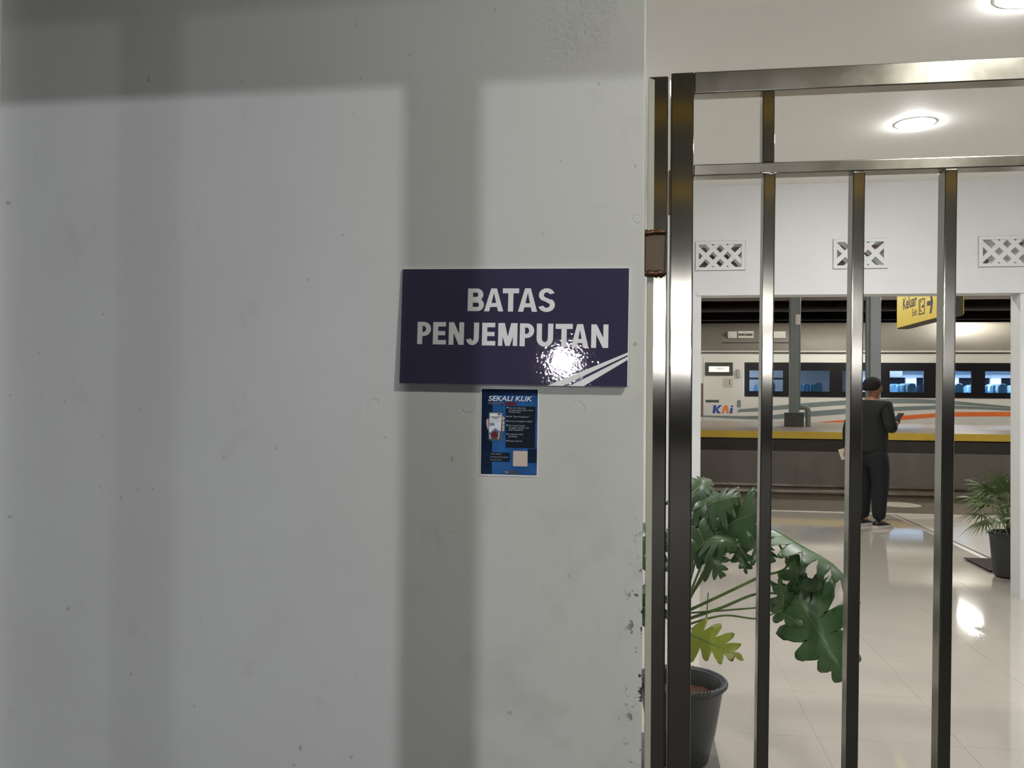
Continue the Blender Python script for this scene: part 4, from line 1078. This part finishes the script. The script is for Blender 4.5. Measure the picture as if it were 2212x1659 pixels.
obj('roof_walkway', MB().box((p0.x, 0.05, 2.98), (p1.x, 0.42, 3.0)), 'coach_dark_panel', coach)
obj('skirt', MB().prism([(0, 0.0), (0, 0)] if False else [(TX0, 0.58), (TX1, 0.58), (TX1, ZB), (TX0, ZB)], -0.02, 0.06), 'coach_skirt', coach, bevel=0.01)
obj('skirt_rib', MB().box((TX0, -0.05, 0.69), (TX1, -0.02, 0.73)), 'coach_skirt', coach, bevel=0.008)
obj('underframe', MB().box((TX0, 0.1, -0.1), (TX1, 2.8, 0.58)), 'coach_under', coach)
def stripe(top, bot, m):
    t = [tp(1480 + x / 3.022, 620 + y / 3.022) for x, y in top]; b2 = [tp(1480 + x / 3.022, 620 + y / 3.022) for x, y in bot]
    def dens(p):
        out = [(v.x, v.z) for v in smooth_path([Vector((a, 0, c_)) for a, c_ in p], 5)]
        return out
    t, b2 = dens(t), dens(b2); n = len(t)
    mb = MB(); vs = [(x, -0.003, z) for x, z in t] + [(x, -0.003, z) for x, z in b2] + [(x, 0.001, z) for x, z in t] + [(x, 0.001, z) for x, z in b2]
    fs = []
    for i in range(n - 1):
        fs += [(n + i, n + i + 1, i + 1, i), (i, i + 1, 2 * n + i + 1, 2 * n + i), (n + i + 1, n + i, 3 * n + i, 3 * n + i + 1)]
    mb.add(vs, fs); obj('stripe', mb, m, coach)
stripe([(352, 797), (470, 788), (700, 765), (1035, 740), (1280, 731), (1450, 729), (1640, 736), (1770, 745), (2130, 780), (2600, 830)],
       [(335, 818), (470, 812), (700, 795), (1035, 770), (1280, 762), (1450, 759), (1640, 762), (1770, 769), (2130, 792), (2600, 838)], 'coach_grey_stripe')
stripe([(90, 838), (470, 841), (700, 822), (1035, 795), (1280, 787), (1450, 779), (1640, 774), (1770, 775), (2130, 793), (2600, 838)],
       [(90, 847), (470, 864), (700, 855), (1035, 830), (1280, 815), (1450, 806), (1640, 799), (1770, 796), (2130, 808), (2600, 850)], 'coach_grey_stripe')
stripe([(795, 886), (1035, 868), (1310, 848), (1640, 823), (1770, 817), (2130, 815), (2600, 822)],
       [(795, 889), (1035, 893), (1310, 876), (1640, 851), (1770, 846), (2130, 845), (2600, 850)], 'coach_orange')
# letters on the coach end
def tbox(name, a, b2, c_, d2, y0, y1, m, parent=None, bevel=0):
    p0, p1 = tp(a, d2), tp(b2, c_); return obj(name, MB().box((p0[0], y0, p0[1]), (p1[0], y1, p1[1])), m, parent or coach, bevel=bevel)
def tpoly(name, poly, m, y=-0.004): return obj(name, MB().prism([tp(1500 + x / 5.183, 620 + z / 5.183) for x, z in poly], y, 0.0), m, coach)
tpoly('letter_k', [(212, 1322), (248, 1322), (243, 1355), (275, 1322), (312, 1322), (262, 1368), (296, 1416), (258, 1416), (237, 1380), (233, 1414), (202, 1414)], 'kai_blue')
tpoly('letter_a', [(303, 1416), (322, 1345), (345, 1322), (372, 1330), (390, 1416), (362, 1416), (357, 1392), (345, 1372), (335, 1392), (330, 1416)], 'kai_orange')
tpoly('letter_i', [(403, 1352), (430, 1352), (424, 1416), (394, 1416)], 'kai_blue')
tpoly('letter_i_dot', [(414, 1326), (436, 1326), (432, 1344), (406, 1344)], 'kai_blue')
dp = tbox('display_frame', 1523, 1583, 783, 811, -0.02, 0.0, 'coach_dark_panel')
tbox('display_screen', 1531, 1575, 791.5, 803.5, -0.026, -0.02, 'glow_display', dp)
p0 = tp(1548, 798)
text_mesh('EKSEKUTIF', 0.075, 'coach_dark_panel', dp, (p0[0], -0.0275, p0[1] - .005), ext=0.0005, sx=0.55)
tbox('door_lock_box', 1590, 1598, 798, 816, -0.05, 0.0, 'handle_chrome', bevel=0.01)
lp = tbox('notice_plate', 1562, 1583, 817, 837, -0.006, 0.0, 'coach_unit')
tbox('notice_mark', 1575, 1577, 821, 825, -0.008, -0.006, 'coach_black', lp); tbox('notice_mark', 1575, 1577, 827, 831, -0.008, -0.006, 'coach_black', lp)
tbox('handrail', 1514, 1518, 828, 900, -0.05, -0.02, 'handle_red', bevel=0.008)
tbox('vent_grille', 1524, 1553, 864, 869, -0.006, 0.0, 'coach_dark_panel')
tbox('door_handle', 1593, 1600, 864, 879, -0.03, 0.0, 'coach_grey_stripe', bevel=0.01)
tbox('door_seam', 1518.5, 1519.5, 770, 905, -0.003, 0.0, 'coach_dark_panel')
# interior
obj('cabin_floor', MB().box((TX0, 0.06, 0.9), (TX1, 2.9, 0.95)), 'interior_floor', coach)
obj('cabin_ceiling', MB().box((TX0, 0.06, 2.6), (TX1, 2.9, 2.65)), 'interior_white', coach)
obj('cabin_wall', holed_wall(TX0, TX1, 0.95, 2.6, [(a + .35, b_ + .35, 1.55, 2.12) for a, b_ in wins[3:]], 2.82, 2.9), 'interior_white', coach)
obj('far_glass', MB().box((TX0, 2.9, 0.6), (TX1, 2.94, 2.7)), 'interior_dark_glass', coach)
obj('cabin_end', MB().box((TX0, 0.06, 0.95), (TX0 + .04, 2.82, 2.6)), 'interior_white', coach)
xd = wins[3][0] + 0.02
obj('partition', holed_wall(0, 2.4, 0.95, 2.6, [(0.9, 1.5, 0.95, 2.4)], -0.03, 0.0), 'interior_white', coach)
pt = bpy.context.scene.objects[-1] if False else [o for o in coach.children if o.name.startswith('partition')][0]
pt.rotation_euler = (0, 0, math.pi / 2); pt.location = (xd - 0.25, 0.35, 0)
obj('luggage_rack', MB().box((xd, 0.35, 2.33), (TX1, 0.75, 2.36)), 'interior_grey', coach)
obj('luggage_rack', MB().box((xd, 2.4, 2.3), (TX1, 2.82, 2.33)), 'interior_grey', coach)
obj('ceiling_light', MB().box((xd, 1.1, 2.58), (TX1, 1.24, 2.6)), 'glow_coach', coach)
obj('ceiling_light', MB().box((xd, 1.7, 2.58), (TX1, 1.84, 2.6)), 'glow_coach', coach)
obj('ceiling_light', MB().box((TX0 + 3.4, 1.4, 2.58), (TX0 + 5.4, 1.48, 2.6)), 'glow_coach', coach)
obj('screen_panel', MB().box((xd + .35, 1.5, 2.1), (xd + .75, 1.6, 2.28)), 'interior_grey', coach)

# seats, four across, one row behind each window: bolted down, so parts of the coach
prof = [(-0.235, 1.05), (-0.235, 1.55), (-0.22, 1.70), (-0.17, 1.775), (-0.09, 1.80), (0.09, 1.80), (0.17, 1.775), (0.22, 1.70), (0.235, 1.55), (0.235, 1.05)]
mb = MB(); n = len(prof)
mb.add([(-0.07, y, z) for y, z in prof] + [(0.09, y, z) for y, z in prof], [tuple(range(n)), tuple(range(2 * n - 1, n - 1, -1))] + [(i, i + n, (i + 1) % n + n, (i + 1) % n) for i in range(n)])
seat0 = obj('train_seat', mb, 'seat_blue', coach, bevel=0.04, seg=3)
obj('headrest_cover', MB().box((-0.085, -0.2, 1.60), (-0.07, 0.2, 1.79)), 'seat_cover', seat0, bevel=0.006)
for sd_ in (-1, 1):
    obj('head_wing', MB().prism([(-0.16, 1.5), (-0.06, 1.5), (0.02, 1.79), (-0.06, 1.80), (-0.14, 1.74)], sd_ * 0.19 - 0.045, sd_ * 0.19 + 0.045), 'seat_blue', seat0, bevel=0.02)
obj('cushion', MB().box((-0.5, -0.235, 1.22), (-0.07, 0.235, 1.36)), 'seat_blue', seat0, bevel=0.03)
obj('pedestal', MB().box((-0.35, -0.1, 0.95), (-0.1, 0.1, 1.22)), 'interior_grey', seat0)
first = True
for wi, dx in ((0, -0.28), (1, -0.25), (3, -0.22), (4, -0.22), (5, -0.30), (6, -0.3)):
    for yy in (0.42, 0.92, 1.95, 2.45):
        if first: o = seat0; first = False
        else:
            o = child_copy(seat0, coach)
            for ch in seat0.children: child_copy(ch, o)
        o.location = (wins[wi][1] + dx, yy, 0.11)
